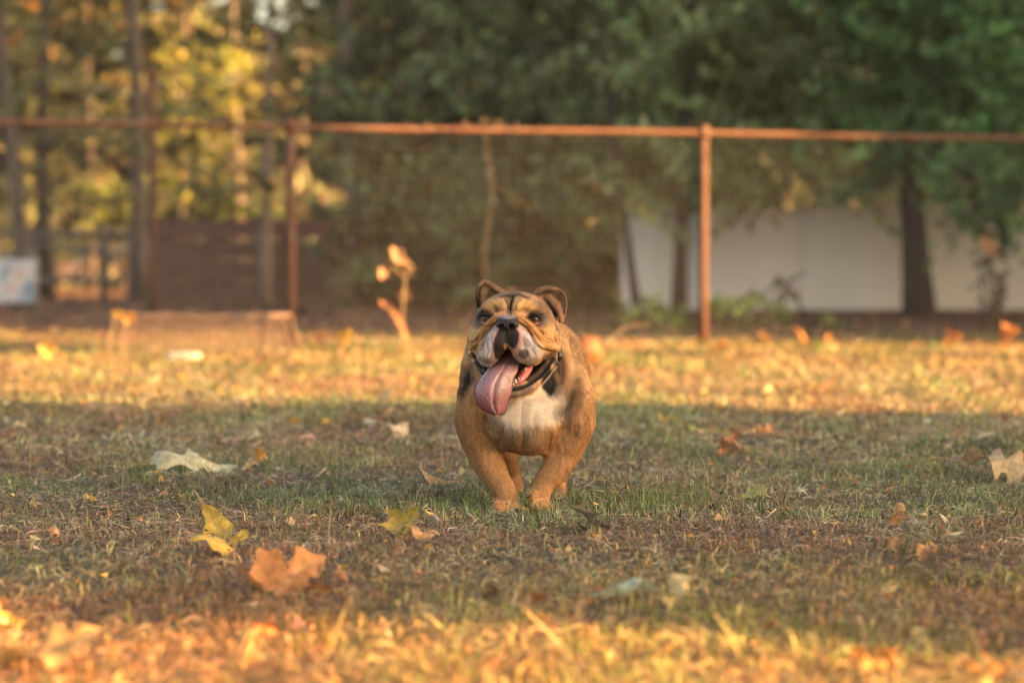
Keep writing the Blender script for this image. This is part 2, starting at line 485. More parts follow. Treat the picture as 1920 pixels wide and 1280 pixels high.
# crumbs of broken leaf
def crumbs(x, y, size, cols):
    n = len(x)
    c = np.stack([x, y, ground_h(x, y) + 0.006 + 0.012 * RNG.random(n)], 1)
    a = RNG.normal(0, 1, (n, 3)); a /= np.linalg.norm(a, axis=1)[:, None]
    b = np.cross(a, RNG.normal(0, 1, (n, 3))); b /= np.linalg.norm(b, axis=1)[:, None]
    a[:, 2] *= 0.5; b[:, 2] *= 0.5
    s_ = size[:, None]
    V = np.stack([c - a * s_, c - b * s_ * 0.6, c + a * s_ * 0.9, c + b * s_ * 0.7], 1).reshape(-1, 3)
    V[2::4, 2] += (size * 0.5)
    k = np.arange(n)[:, None] * 4
    return V, np.zeros((0, 4), int), np.concatenate([k + np.array([[0, 1, 2]]), k + np.array([[0, 2, 3]])]), np.repeat(cols, 4, 0)
CR = [(0.30, 0.17, 0.10), (0.20, 0.11, 0.07), (0.36, 0.26, 0.17), (0.42, 0.20, 0.07), (0.36, 0.14, 0.05), (0.48, 0.30, 0.12), (0.24, 0.11, 0.05), (0.45, 0.33, 0.18), (0.52, 0.30, 0.07)]
x, y = scatter(3.3, 9, 210, fall=0.3)
x2, y2 = scatter(9, 18, 55, fall=0.2)
ca_, cb_ = crumbs(x, y, 0.004 + 0.012 * RNG.random(len(x)) ** 3, pick(len(x), CR)), crumbs(x2, y2, 0.010 + 0.018 * RNG.random(len(x2)) ** 2, pick(len(x2), CR))
# litter beyond the wire fence
n3 = 9000
y3 = RNG.uniform(17, 34, n3); x3 = (RNG.random(n3) - 0.5) * (0.36 * y3 + 3)
cc_ = crumbs(x3, y3, 0.02 + 0.03 * RNG.random(n3), pick(n3, [(0.26, 0.13, 0.07), (0.18, 0.09, 0.055), (0.32, 0.17, 0.09), (0.13, 0.075, 0.05)]))
V, F = join_np([c_[:3] for c_ in (ca_, cb_, cc_)])
M_LEAFBIT = mat_leafy('leaf_crumb', 0.25, 0.7, 0.2, 0.2)
o = mesh_np('leaf_litter', V, F, M_LEAFBIT, colors=np.concatenate([c_[3] for c_ in (ca_, cb_, cc_)]))
tag(o, 'small brown and orange crumbs of broken leaves on the ground', 'leaf litter', kind='stuff')
# ------------------------------------------------------------------ wood, wire fence, wall behind the lawn
def m_noise(name, stops, scale, rough=0.8, metallic=0.0, bump=0.3, stretch=None, spec=0.3):
    k = NT(name)
    v = k.obj()
    if stretch:
        mp = k.n('ShaderNodeMapping'); mp.inputs['Scale'].default_value = stretch
        k.l(v, mp.inputs[0]); v = mp.outputs[0]
    nz = k.noise(scale, 6, 0.65, v)
    k.set(Base_Color=k.ramp(nz, stops), Roughness=rough, Metallic=metallic)
    k.b.inputs['Specular IOR Level'].default_value = spec
    k.bump(nz, bump, 0.02)
    return k.m
M_RUST = m_noise('rusty_pipe', [(0.30, (0.040, 0.025, 0.020)), (0.5, (0.11, 0.045, 0.022)), (0.70, (0.10, 0.075, 0.060))], 14, 0.75)
M_BARK = m_noise('bark', [(0.25, (0.055, 0.042, 0.032)), (0.5, (0.11, 0.085, 0.065)), (0.8, (0.19, 0.15, 0.12))], 9, 0.95, stretch=(3, 3, 0.6))
M_BARKD = m_noise('dark_bark', [(0.25, (0.028, 0.022, 0.017)), (0.6, (0.06, 0.047, 0.036)), (0.85, (0.10, 0.078, 0.06))], 9, 0.95, stretch=(3, 3, 0.6))
M_BARKP = m_noise('pale_bark', [(0.25, (0.16, 0.11, 0.085)), (0.5, (0.27, 0.19, 0.145)), (0.8, (0.36, 0.27, 0.21))], 9, 0.95, stretch=(3, 3, 0.6))
M_WOOD = m_noise('weathered_wood', [(0.25, (0.075, 0.046, 0.034)), (0.5, (0.14, 0.085, 0.062)), (0.8, (0.21, 0.14, 0.105))], 12, 0.9, stretch=(0.5, 4, 4))
M_WOODR = m_noise('red_brown_wood', [(0.25, (0.10, 0.048, 0.040)), (0.5, (0.17, 0.085, 0.070)), (0.8, (0.23, 0.125, 0.10))], 12, 0.9, stretch=(0.5, 4, 4))
M_WHITE = m_noise('off_white_panel', [(0.2, (0.66, 0.64, 0.60)), (0.55, (0.74, 0.72, 0.68)), (0.85, (0.79, 0.77, 0.74))], 1.6, 0.7, bump=0.05)
M_FOL = mat_leafy('foliage', 0.45, 0.65, 0.15, 0.2, 4.0)

def box_np(x0, x1, y0, y1, z0, z1):
    V = np.array([(x, y, z) for z in (z0, z1) for y in (y0, y1) for x in (x0, x1)], float)
    Q = np.array([(0, 2, 3, 1), (4, 5, 7, 6), (0, 1, 5, 4), (2, 6, 7, 3), (0, 4, 6, 2), (1, 3, 7, 5)])
    return V, Q, np.zeros((0, 3), int)

# --- chain-link fence
fence = empty('chain_link_fence', (0, 15.95, 0))
FO = np.array(fence.location)
tag(fence, 'rusty chain-link fence with top rail crossing behind the dog', 'fence')
def fy(x): return 15.95 + 0.37 * x
FH = 1.215
for xx in (-3.47, -1.205, 1.10, 3.36):
    p_ = np.array([(xx, fy(xx), z) for z in (-0.05, 0.3, 0.6, 0.9, FH - 0.03)])
    V, q_, t_ = tube_np(p_, 0.026, 12)
    po = mesh_np('post', V - FO, [q_, t_], M_RUST, fence)
    V, q_, t_ = tube_np([(xx, fy(xx), FH - 0.035), (xx, fy(xx), FH + 0.028), (xx, fy(xx), FH + 0.045)], [0.033, 0.033, 0.016], 12)
    mesh_np('post_cap', V - FO, [q_, t_], M_RUST, po)
xs_ = np.linspace(-6.4, 7.2, 80)
V, q_, t_ = tube_np(np.stack([xs_, fy(xs_), FH - 0.003 + 0.003 * np.sin(xs_ * 2.1)], 1), 0.0175, 10)
mesh_np('top_rail', V - FO, [q_, t_], M_RUST, fence)
wires = []
dia = 0.056
dirf = np.array([1, 0.37]) / math.hypot(1, 0.37)
for k_ in range(int(9.4 / dia)):
    u0 = -4.6 + k_ * dia
    zz = np.arange(0.02, FH - 0.01, dia / 2)
    uu = u0 + (np.arange(len(zz)) % 2) * dia * 0.98
    P_ = np.stack([uu * dirf[0], 15.95 + uu * dirf[1] + 0.035 + 0.004 * (np.arange(len(zz)) % 2), zz], 1)
    wires.append(tube_np(P_, 0.0030, 3, caps=False))
V, F = join_np(wires)
M_WIRE = m_noise('dull_wire', [(0.3, (0.10, 0.08, 0.065)), (0.7, (0.24, 0.21, 0.185))], 20, 0.7, 0.1)
o = mesh_np('wire_mesh', V - FO, F, M_WIRE, fence)
o['kind'] = 'stuff'

# --- foliage generator
def leaves_at(cen, axes, n, size, pal, var=0.22, flat=0.0, droop=0.0, aspect=0.45):
    """n leaf quads in an ellipsoid (axes = 3x3 rows of half axes)"""
    r = RNG.normal(0, 1, (n, 3)); r /= np.linalg.norm(r, axis=1)[:, None]
    r *= (RNG.random(n) ** 0.42)[:, None]
    c = np.asarray(cen) + r @ np.asarray(axes)
    a = RNG.normal(0, 1, (n, 3)); a[:, 2] -= droop; a /= np.linalg.norm(a, axis=1)[:, None]
    b = np.cross(a, RNG.normal(0, 1, (n, 3))); b /= np.linalg.norm(b, axis=1)[:, None] + 1e-9
    s_ = (size * (0.6 + 0.8 * RNG.random(n)))[:, None]
    bend = np.cross(a, b) * s_ * 0.18
    V = np.stack([c - a * s_, c + b * s_ * aspect + bend, c + a * s_, c - b * s_ * aspect + bend], 1).reshape(-1, 3)
    tone = 1.08 + 0.42 * RNG.normal()
    C = np.repeat(pick(n, pal, var) * min(2.1, max(0.4, tone)), 4, 0)
    return V, (np.arange(n)[:, None] * 4 + np.array([[0, 1, 2, 3]])), C
def crown(clusters):
    V, Q, C, off = [], [], [], 0
    for v, q, c in clusters:
        V.append(v); Q.append(q + off); C.append(c); off += len(v)
    return np.concatenate(V), np.concatenate(Q), np.clip(np.concatenate(C), 0.005, 0.9)

def trunk_path(base, top, sway=0.04, n=9):
    t = np.linspace(0, 1, n)[:, None]
    P_ = base + (top - base) * t
    P_[:, 0] += sway * np.sin(t[:, 0] * 5 + base[0] * 3)
    P_[:, 1] += sway * np.cos(t[:, 0] * 4 + base[0])
    return P_

def tree(name, label, base_px, depth, r0, top_px, mat, clusters, group, flare=1.35, limbs=4, height=7.0):
    """trunk through two photo pixels at a depth, limbs, and crown clusters in world space"""
    b = W(base_px[0], base_px[1], depth)
    b[2] = -0.05
    t1 = W(top_px[0], top_px[1], depth + 0.1)
    d = (t1 - b); d = d / d[2]
    top = b + d * height * np.array([0.6, 0.6, 1])
    Pm = trunk_path(b, top, 0.05, 14)
    zf = np.linspace(0, 1, 14)
    R_ = r0 * (1 - 0.62 * zf)
    R_[0] *= flare; R_[1] *= 1 + (flare - 1) * 0.35
    root = empty(name, b)
    tag(root, label, 'tree', group)
    tv = tube_np(Pm, R_, 12)
    V, F = join_np([tv])
    tr = mesh_np('trunk', V - b, F, mat, root)
    lim = []
    cens = [c_[0].mean(0) for c_ in clusters]
    step = max(1, len(cens) // max(1, limbs))
    for k_ in range(limbs):
        if not cens: break
        cc_ = cens[(k_ * step + 1) % len(cens)]
        zs_ = np.clip(cc_[2] * 0.8, 0.9, height * 0.9)
        i_ = int(np.argmin(abs(Pm[:, 2] - zs_)))
        a_ = Pm[i_]
        mid = (a_ + cc_) / 2 + np.array([0, 0, 0.12])
        lim.append(tube_np(spline(np.array([a_, mid, cc_]), 0.15), np.linspace(R_[i_] * 0.4, 0.008, len(spline(np.array([a_, mid, cc_]), 0.15))), 6))
    for l_ in lim:
        mesh_np('limb', l_[0] - b, [l_[1], l_[2]], mat, root)
    if clusters:
        V, Q, C = crown(clusters)
        mesh_np('crown', V - b, Q, M_FOL, root, colors=C)
    return root

def boughs(rect, depth, dspread, nb, nleaf, size, pal, L=(0.35, 0.8), slope=(-50, -15), thick=0.24, droop=0.6, keep=None):
    """drooping sprays spread over a photo rectangle at a depth"""
    out = []
    for _ in range(nb):
        px, py = RNG.uniform(rect[0], rect[1]), RNG.uniform(rect[2], rect[3])
        if keep and not keep(px, py): continue
        c = W(px, py, depth + RNG.uniform(-dspread, dspread))
        a = math.radians(RNG.uniform(*slope)) * (1 if RNG.random() < 0.62 else -1)
        l_ = RNG.uniform(*L)
        ax = np.array([[math.cos(a) * l_, RNG.uniform(-0.4, 0.4) * l_, math.sin(a) * l_],
                       [0, l_ * thick, 0],
                       [-math.sin(a) * l_ * thick * 0.6, 0, math.cos(a) * l_ * thick * 0.6]])
        out.append(leaves_at(c, ax, nleaf, size, pal, droop=droop))
    return out

EVG = [(0.116, 0.228, 0.073), (0.156, 0.279, 0.097), (0.091, 0.187, 0.062), (0.195, 0.308, 0.122)]
EVG2 = [(0.218, 0.269, 0.106), (0.275, 0.326, 0.146), (0.174, 0.226, 0.094), (0.317, 0.339, 0.174)]
DRK = [(0.16, 0.171, 0.086), (0.122, 0.136, 0.071), (0.217, 0.218, 0.12), (0.174, 0.143, 0.081)]
OLV = [(0.220, 0.194, 0.085), (0.169, 0.169, 0.076), (0.270, 0.227, 0.092), (0.144, 0.144, 0.068)]
YEL = [(0.225, 0.22, 0.032), (0.186, 0.187, 0.034), (0.254, 0.232, 0.029), (0.147, 0.168, 0.034)]
ORA = [(0.268, 0.14, 0.028), (0.226, 0.119, 0.035), (0.297, 0.182, 0.042)]
GEV = 'evergreen trees behind the fence'
GDE = 'bare-stemmed trees in the yellow wood'
def above_wall(px, py): return py < 392 + 10 * math.sin(px * 0.05)
tree('evergreen_tree', 'green evergreen with dark thick trunk in front of the white wall', (1728, 597), 22.6, 0.098, (1704, 262), M_BARKD,
     boughs((1560, 1960, -420, 300), 22.6, 1.0, 250, 60, 0.055, EVG) + boughs((1760, 1960, 240, 400), 21.6, 0.3, 22, 60, 0.05, EVG, slope=(-80, -50)) + boughs((1560, 1690, 250, 330), 23, 0.4, 12, 50, 0.05, EVG2), GEV, flare=1.5)
tree('evergreen_tree', 'pale green evergreen with slim trunk left of the rusty post', (1283, 592), 22.9, 0.055, (1300, 300), M_BARKD,
     boughs((1180, 1600, -420, 390), 23.3, 1.0, 250, 60, 0.055, EVG2, keep=above_wall), GEV)
tree('evergreen_tree', 'dark evergreen with thin leaning trunk at the left end of the white wall', (1197, 592), 22.7, 0.032, (1160, 400), M_BARKD,
     boughs((1000, 1220, -420, 380), 24.0, 1.0, 140, 60, 0.055, DRK + EVG2), GEV)
tree('evergreen_tree', 'dark evergreen whose low boughs hide its trunk behind the dog', (1140, 590), 25.6, 0.06, (1142, 300), M_BARKD,
     boughs((860, 1150, -420, 545), 25.0, 1.2, 230, 60, 0.06, DRK + EVG2), GEV)
tree('evergreen_tree', 'dusky evergreen left of the centre with grey-green drooping boughs', (800, 570), 27.5, 0.10, (800, 250), M_BARKD,
     boughs((650, 930, -420, 530), 26.5, 1.2, 260, 60, 0.062, DRK + EVG2[:2]), GEV)
tree('evergreen_tree', 'green evergreen at the right edge with boughs hanging over the wall', (2010, 597), 21.5, 0.10, (2015, 260), M_BARKD,
     boughs((1850, 2250, -420, 330), 21.0, 0.9, 170, 60, 0.055, EVG) + boughs((1850, 1910, 330, 425), 20.8, 0.2, 10, 50, 0.045, EVG, L=(0.12, 0.25), slope=(-85, -60)), GEV)

LT = ((92, 30.5, 0.085, (86, 60), M_BARKD, 'dark upright trunk nearest the left edge of the wood'),
      (252, 30.0, 0.085, (246, 60), M_BARK, 'thick brown trunk behind the tall rusty post'),
      (446, 38.0, 0.075, (440, 60), M_BARK, 'slim grey-brown trunk between the yellow leaves and the rail fence'),
      (505, 28.5, 0.048, (496, 60), M_BARKP, 'pale slim trunk just left of the rusty fence post'),
      (345, 40.0, 0.05, (338, 60), M_BARK, 'thin far trunk beside the yellow leaves'),
      (575, 41.0, 0.055, (568, 60), M_BARK, 'thin far trunk right of the rusty fence post'),
      (165, 39.0, 0.05, (172, 60), M_BARK, 'thin far trunk between the two left trunks'),
      (660, 27.0, 0.075, (652, 40), M_BARKP, 'pinkish trunk rising above the fence rail at the edge of the evergreens'))
for n_, (bx, dp, r_, tp, mt, lab) in enumerate(LT):
    x0, x1 = bx - 140, bx + 150
    cl = boughs((x0, x1, -420, 380), dp + 0.6, 1.6, 60, 34, 0.06, OLV, L=(0.3, 0.6), slope=(-30, 0), droop=0.2)
    if n_ in (1, 2):
        cl += boughs((330, 440, 90, 250), 34, 1.0, 14, 30, 0.06, YEL + [(0.28, 0.26, 0.07), (0.24, 0.24, 0.07)], L=(0.3, 0.55), droop=0.1) + boughs((300, 430, 250, 380), 33, 1.0, 10, 30, 0.06, YEL, L=(0.15, 0.3), droop=0.1)
    if n_ == 0:
        cl += boughs((0, 250, 0, 200), 34, 1.0, 6, 14, 0.05, ORA, L=(0.2, 0.4)) + boughs((60, 220, 180, 300), 33, 1, 6, 20, 0.06, YEL, L=(0.15, 0.3))
    if n_ == 1:
        cl += boughs((130, 420, -60, 110), 33, 1.0, 6, 14, 0.05, ORA, L=(0.2, 0.4))
    tree('forest_tree', 'tree with ' + lab, (bx, 563), dp, r_, tp, mt, cl, GDE, limbs=5)
tree('forest_tree', 'leaning dark trunk crossing the left edge of the picture', (62, 470), 27.0, 0.07, (-10, 240), M_BARK,
     boughs((-160, 60, -420, 200), 27.5, 1.0, 40, 34, 0.06, OLV, droop=0.2), GDE, limbs=2)

# far wood: one mass of leaves behind everything, thin at the upper left where the sky shows
def farkeep(px, py):
    for (a, b, r1) in ((515, 18, 42), (575, 12, 34), (290, 14, 20), (372, 138, 15), (415, 0, 16)):
        if (px - a) ** 2 + (py - b) ** 2 < r1 * r1: return False
    return True
fw = []
for (rect, dp, nb, pal, sz, L_) in (((-150, 700, -500, 440), 47, 1500, OLV + OLV + YEL[3:], 0.15, (0.22, 0.6)), ((640, 2100, -500, 560), 45, 1700, DRK + EVG2, 0.17, (0.5, 1.0)), ((-200, 2150, 330, 560), 41, 170, DRK + OLV[:2], 0.12, (0.4, 0.8)), ((-1900, -120, -700, 560), 42, 900, OLV + DRK, 0.2, (0.5, 1.0)), ((2060, 3800, -700, 560), 40, 900, DRK + EVG2, 0.2, (0.5, 1.0))):
    for v, q, c in boughs(rect, dp, 2.5, nb, 34, sz, pal, L=L_, slope=(-30, 10), thick=0.6):
        u_, v_ = proj(v.reshape(-1, 4, 3).mean(1))
        ok = np.array([farkeep(a, b) for a, b in zip(u_, v_)])
        v = v.reshape(-1, 4, 3)[ok].reshape(-1, 3); c = c.reshape(-1, 4, 3)[ok].reshape(-1, 3)
        fw.append((v, np.arange(len(v)).reshape(-1, 4), c))
V, Q, C = crown(fw)
o = mesh_np('far_wood', V, Q, M_FOL, colors=C)
tag(o, 'far mass of olive and dark green leaves filling the wood', 'wood', kind='stuff')

# undergrowth in the shade below the evergreens
def bush(name, label, rect, depth, nb, nleaf, size, pal, group=None, L=(0.15, 0.3)):
    c = W((rect[0] + rect[1]) / 2, rect[3], depth); c[2] = 0
    root = empty(name, c)
    tag(root, label, 'bush', group)
    V, Q, C = crown(boughs(rect, depth, 0.4, nb, nleaf, size, pal, L=L, droop=0.0))
    V[:, 2] = np.maximum(V[:, 2], 0.01)
    mesh_np('foliage', V - c, Q, M_FOL, root, colors=C)
    st = []
    for k_ in range(5):
        a = np.array([c[0] + RNG.normal(0, 0.08), c[1] + RNG.normal(0, 0.05), 0.0])
        e = W(RNG.uniform(rect[0], rect[1]), RNG.uniform(rect[2], (rect[2] + rect[3]) / 2), depth)
        V, q_, t_ = tube_np([a, (a + e) / 2 + np.array([0, 0, 0.05]), e], [0.012, 0.009, 0.004], 5)
        mesh_np('stem', V - c, [q_, t_], M_BARKD, root)
    return root
bush('undergrowth_bush', 'dark brown-green bush in shade behind the orange weed leaves', (640, 800, 430, 580), 27.0, 34, 50, 0.05, DRK)
bush('undergrowth_bush', 'dark shaded bush directly behind the head of the dog', (800, 1000, 420, 585), 26.0, 40, 50, 0.05, DRK)
bush('undergrowth_bush', 'dark shaded bush between the dog and the white wall', (1000, 1150, 430, 590), 24.5, 34, 50, 0.05, DRK)
bush('yellow_bush', 'yellow-green bush lit behind the trunks above the rail fence', (150, 300, 340, 425), 36, 26, 40, 0.06, YEL[3:] + [(0.20, 0.22, 0.06)])
bush('green_bush', 'dark green low bush behind the board fence beside the pale trunk', (370, 520, 370, 430), 35, 24, 40, 0.06, [(0.05, 0.075, 0.025), (0.08, 0.10, 0.03)])
bush('yellow_bush', 'yellow-leaved bush peeping over the white wall right of the dark trunk', (1745, 1800, 335, 400), 25.0, 12, 30, 0.035, YEL, L=(0.08, 0.15))
bush('low_green_weed_bush', 'bright green weeds at the foot of the leaning trunk left of the rusty post', (1160, 1300, 555, 605), 19.0, 20, 22, 0.032, [(0.24, 0.30, 0.09), (0.32, 0.37, 0.12)], L=(0.05, 0.10))
bush('low_green_weed_bush', 'bright green weeds against the white wall right of the rusty post', (1335, 1470, 555, 620), 19.0, 20, 22, 0.032, [(0.24, 0.30, 0.09), (0.32, 0.37, 0.12)], L=(0.05, 0.10))
bush('low_green_weed_bush', 'small yellow-green weed in front of the middle of the white wall', (1545, 1580, 590, 618), 19.0, 5, 14, 0.025, [(0.22, 0.24, 0.07)], L=(0.04, 0.07))
bush('grey_stalk_plant', 'small grey-green plant standing against the middle of the white wall', (1445, 1490, 510, 590), 21.5, 8, 18, 0.025, [(0.09, 0.09, 0.07), (0.13, 0.13, 0.10)], L=(0.06, 0.10))
gp = bush('grey_stalk_plant', 'tall grey withered plant in front of the wall near the right edge', (1835, 1890, 470, 585), 19.5, 14, 18, 0.03, [(0.12, 0.11, 0.09), (0.17, 0.15, 0.12), (0.08, 0.10, 0.05)], L=(0.06, 0.12))

# --- white panel wall
wall = empty('panel_wall', W(1500, 592, 23.4) * np.array([1, 1, 0]))
WO = np.array(wall.location)
tag(wall, 'low off-white panel wall in shade behind the dark tree trunk', 'wall')
edges = [(1163, 1296, 407, 399), (1296, 1500, 402, 404), (1500, 1705, 402, 388), (1705, 1905, 384, 380), (1905, 2120, 380, 384)]
for n_, (a, b, ta, tb) in enumerate(edges):
    A, B = W(a, 580, 23.4), W(b, 580, 23.4)
    za, zb = W(a, ta, 23.4)[2], W(b, tb, 23.4)[2]
    y0 = 23.4
    V = np.array([(A[0] + 0.01, y0, 0.05), (B[0], y0, 0.05), (B[0], y0, zb), (A[0] + 0.01, y0, za)])
    V = np.concatenate([V, V + np.array([0, 0.05, 0])])
    Q = np.array([(0, 1, 2, 3), (5, 4, 7, 6), (3, 2, 6, 7), (1, 5, 6, 2), (4, 0, 3, 7), (4, 5, 1, 0)])
    pn = mesh_np('panel', V - WO, Q, M_WHITE, wall, smooth=False)
    V = np.array([(A[0], y0 - 0.012, za), (B[0], y0 - 0.012, zb), (B[0], y0 - 0.012, zb + 0.03), (A[0], y0 - 0.012, za + 0.03)])
    V = np.concatenate([V, V + np.array([0, 0.075, 0])])
    mesh_np('cap', V - WO, Q, M_WHITE, pn, smooth=False)
V, q_, t_ = box_np(W(1163, 590, 23.42)[0], W(2120, 590, 23.42)[0], 23.41, 23.46, -0.02, 0.045)
mesh_np('base_board', V - WO, q_, M_WOOD, wall, smooth=False)

# --- board fence and rail fence at the edge of the wood
bf = empty('board_fence', (W(480, 560, 29.5)[0], 29.5, 0))
BO = np.array(bf.location)
tag(bf, 'low weathered brown board fence at the edge of the wood', 'fence')
x0, x1 = W(280, 560, 29.5)[0], W(740, 560, 29.5)[0]
for n_, (z0, z1, mt, xa, xb) in enumerate(((0.665, 0.86, M_WOODR, x0, x1), (0.445, 0.645, M_WOOD, x0, x1), (0.225, 0.425, M_WOOD, x0, x1 - 0.1), (0.02, 0.205, M_WOOD, x0, x1))):
    V, q_, t_ = box_np(xa, xb, 29.5 + 0.01 * n_, 29.53 + 0.01 * n_, z0, z1)
    V[:, 2] += 0.012 * np.sin(V[:, 0] * 2 + n_)
    mesh_np('board', V - BO, q_, mt, bf, smooth=False)
for px in (285, 392, 540, 684):
    xx = W(px, 560, 29.5)[0]
    V, q_, t_ = box_np(xx - 0.05, xx + 0.05, 29.56, 29.66, -0.05, 0.84)
    mesh_np('post', V - BO, q_, M_WOOD, bf, smooth=False)
rf = empty('rail_fence', (W(150, 560, 30.2)[0], 30.2, 0))
RO = np.array(rf.location)
tag(rf, 'old grey split-rail fence at the left edge of the wood', 'fence')
M_GREY = m_noise('grey_wood', [(0.25, (0.09, 0.075, 0.062)), (0.5, (0.16, 0.13, 0.11)), (0.8, (0.23, 0.19, 0.165))], 10, 0.9)
for (a, b, c, d, r_) in ((-80, 437, 275, 436, 0.035), (40, 452, 262, 482, 0.032), (-80, 520, 270, 524, 0.032)):
    pts = spline(np.array([W(a, b, 30.2), (W(a, b, 30.2) + W(c, d, 30.2)) / 2 + np.array([0, 0, -0.015]), W(c, d, 30.2)]), 0.2)
    V, q_, t_ = tube_np(pts, r_, 8)
    mesh_np('rail', V - RO, [q_, t_], M_GREY, rf)
for px, r_ in ((-60, 0.06), (195, 0.055), (268, 0.05)):
    b_ = W(px, 560, 30.3); b_[2] = -0.05
    V, q_, t_ = tube_np([b_, b_ + np.array([0.01, 0, 0.45]), b_ + np.array([0, 0, 0.84])], [r_, r_, r_ * 0.9], 8)
    mesh_np('post', V - RO, [q_, t_], M_GREY, rf)

# --- tall rusty post, print board on a stake, low timber box, pale slab
b_ = G(288, 600); b_[2] = -0.05
V, q_, t_ = tube_np([b_, b_ + (0, 0, 0.6), b_ + (-0.005, 0, 1.3), b_ + (-0.01, 0, 1.93)], 0.036, 12)
tp_ = empty('tall_post', b_)
tag(tp_, 'tall rusty post standing alone behind the fence on the left', 'post')
mesh_np('pipe', V - b_, [q_, t_], M_RUST, tp_)
V, q_, t_ = tube_np([b_ + (-0.01, 0, 1.92), b_ + (-0.01, 0, 1.96), b_ + (-0.01, 0, 2.0)], [0.046, 0.046, 0.02], 12)
mesh_np('cap', V - b_, [q_, t_], M_RUST, tp_)

b_ = G(66, 600); b_[2] = 0
sg = empty('board_on_stake', b_)
tag(sg, 'faded blue and white printed board on a grey stake at the left edge', 'sign')
V, q_, t_ = tube_np([b_ - (0, 0, 0.05), b_ + (0, 0, 0.3), b_ + (0, 0, 0.50)], 0.034, 8)
mesh_np('stake', V - b_, [q_, t_], M_GREY, sg)
kp = NT('faded_print')
pc = kp.obj()
pcol = kp.ramp(kp.noise(5.5, 3, 0.6, pc), [(0.34, (0.13, 0.19, 0.27)), (0.45, (0.24, 0.30, 0.37)), (0.54, (0.50, 0.50, 0.50)), (0.62, (0.42, 0.26, 0.18))])
kp.set(Base_Color=pcol, Roughness=0.6)
A, B = W(-95, 486, b_[1] - 0.06), W(66, 567, b_[1] - 0.06)
V, q_, t_ = box_np(A[0], B[0], b_[1] - 0.075, b_[1] - 0.05, B[2], A[2])
mesh_np('print_board', V - b_, q_, kp.m, sg, smooth=False)

A, B = G(190, 676), G(550, 676)
cg = empty('wire_frame', ((A[0] + B[0]) / 2, A[1] + 0.35, 0))
TO = np.array(cg.location)
tag(cg, 'low see-through box frame of brown wire in the grass before the left fence post', 'frame')
M_FRAME = m_noise('brown_wire', [(0.3, (0.12, 0.08, 0.06)), (0.7, (0.20, 0.135, 0.10))], 20, 0.8)
ya, yb, xl, xr, hgt = A[1] + 0.05, A[1] + 0.57, A[0], B[0], 0.215
def bar(name, a, b, r):
    pts = np.array([np.array(a) + (np.array(b) - np.array(a)) * t + np.array([0, 0, 0.004 * math.sin(9 * t)]) for t in np.linspace(0, 1, 7)])
    V, q_, t_ = tube_np(pts, r, 7)
    return mesh_np(name, V - TO, [q_, t_], M_FRAME, cg)
for yy_ in (ya, yb):
    bar('top_bar', (xl + 0.06, yy_, hgt), (xr - 0.06, yy_, hgt), 0.0065)
    bar('end_bar', (xl, yy_, 0.0), (xl + 0.06, yy_, hgt), 0.0065)
    bar('end_bar', (xr, yy_, 0.0), (xr - 0.06, yy_, hgt), 0.0065)
for xx in (xl + 0.06, xr - 0.06):
    bar('cross_bar', (xx, ya, hgt), (xx, yb, hgt), 0.006)
ms = []
for yy_ in (ya, yb):
    for u_ in np.arange(xl + 0.05, xr - 0.03, 0.035):
        ms.append(tube_np([(u_, yy_, 0.0), (u_ + 0.002, yy_ + 0.003, 0.1), (u_, yy_, hgt)], 0.0028, 4, caps=False))
    for z_ in np.arange(0.03, hgt, 0.035):
        ms.append(tube_np([(xl + 0.3 * z_, yy_, z_), ((xl + xr) / 2, yy_ + 0.004, z_), (xr - 0.3 * z_, yy_, z_)], 0.0028, 4, caps=False))
V, F = join_np(ms)
o = mesh_np('wire_mesh', V - TO, F, M_FRAME, cg)
o['kind'] = 'stuff'

b_ = G(348, 678)
ang = np.linspace(0, 2 * math.pi, 9)[:-1]
rr = RNG.uniform(0.75, 1.1, 8)
V = np.concatenate([np.stack([np.cos(ang) * 0.10 * rr, np.sin(ang) * 0.06 * rr, np.zeros(8)], 1), np.stack([np.cos(ang) * 0.088 * rr, np.sin(ang) * 0.05 * rr, 0.028 + 0.006 * np.sin(ang)], 1)])
Q = np.array([(k_, (k_ + 1) % 8, 8 + (k_ + 1) % 8, 8 + k_) for k_ in range(8)] + [(8, 9, 10, 11), (8, 11, 12, 15), (12, 13, 14, 15)])
o = mesh_np('pale_stone', V, Q, m_noise('pale_stone', [(0.3, (0.26, 0.23, 0.19)), (0.7, (0.40, 0.36, 0.30))], 30, 0.9), smooth=False)
o.location = (b_[0], b_[1], float(ground_h([b_[0]], [b_[1]])[0]) + 0.012)
tag(o, 'small flat pale stone in the grass before the timber box', 'stone')


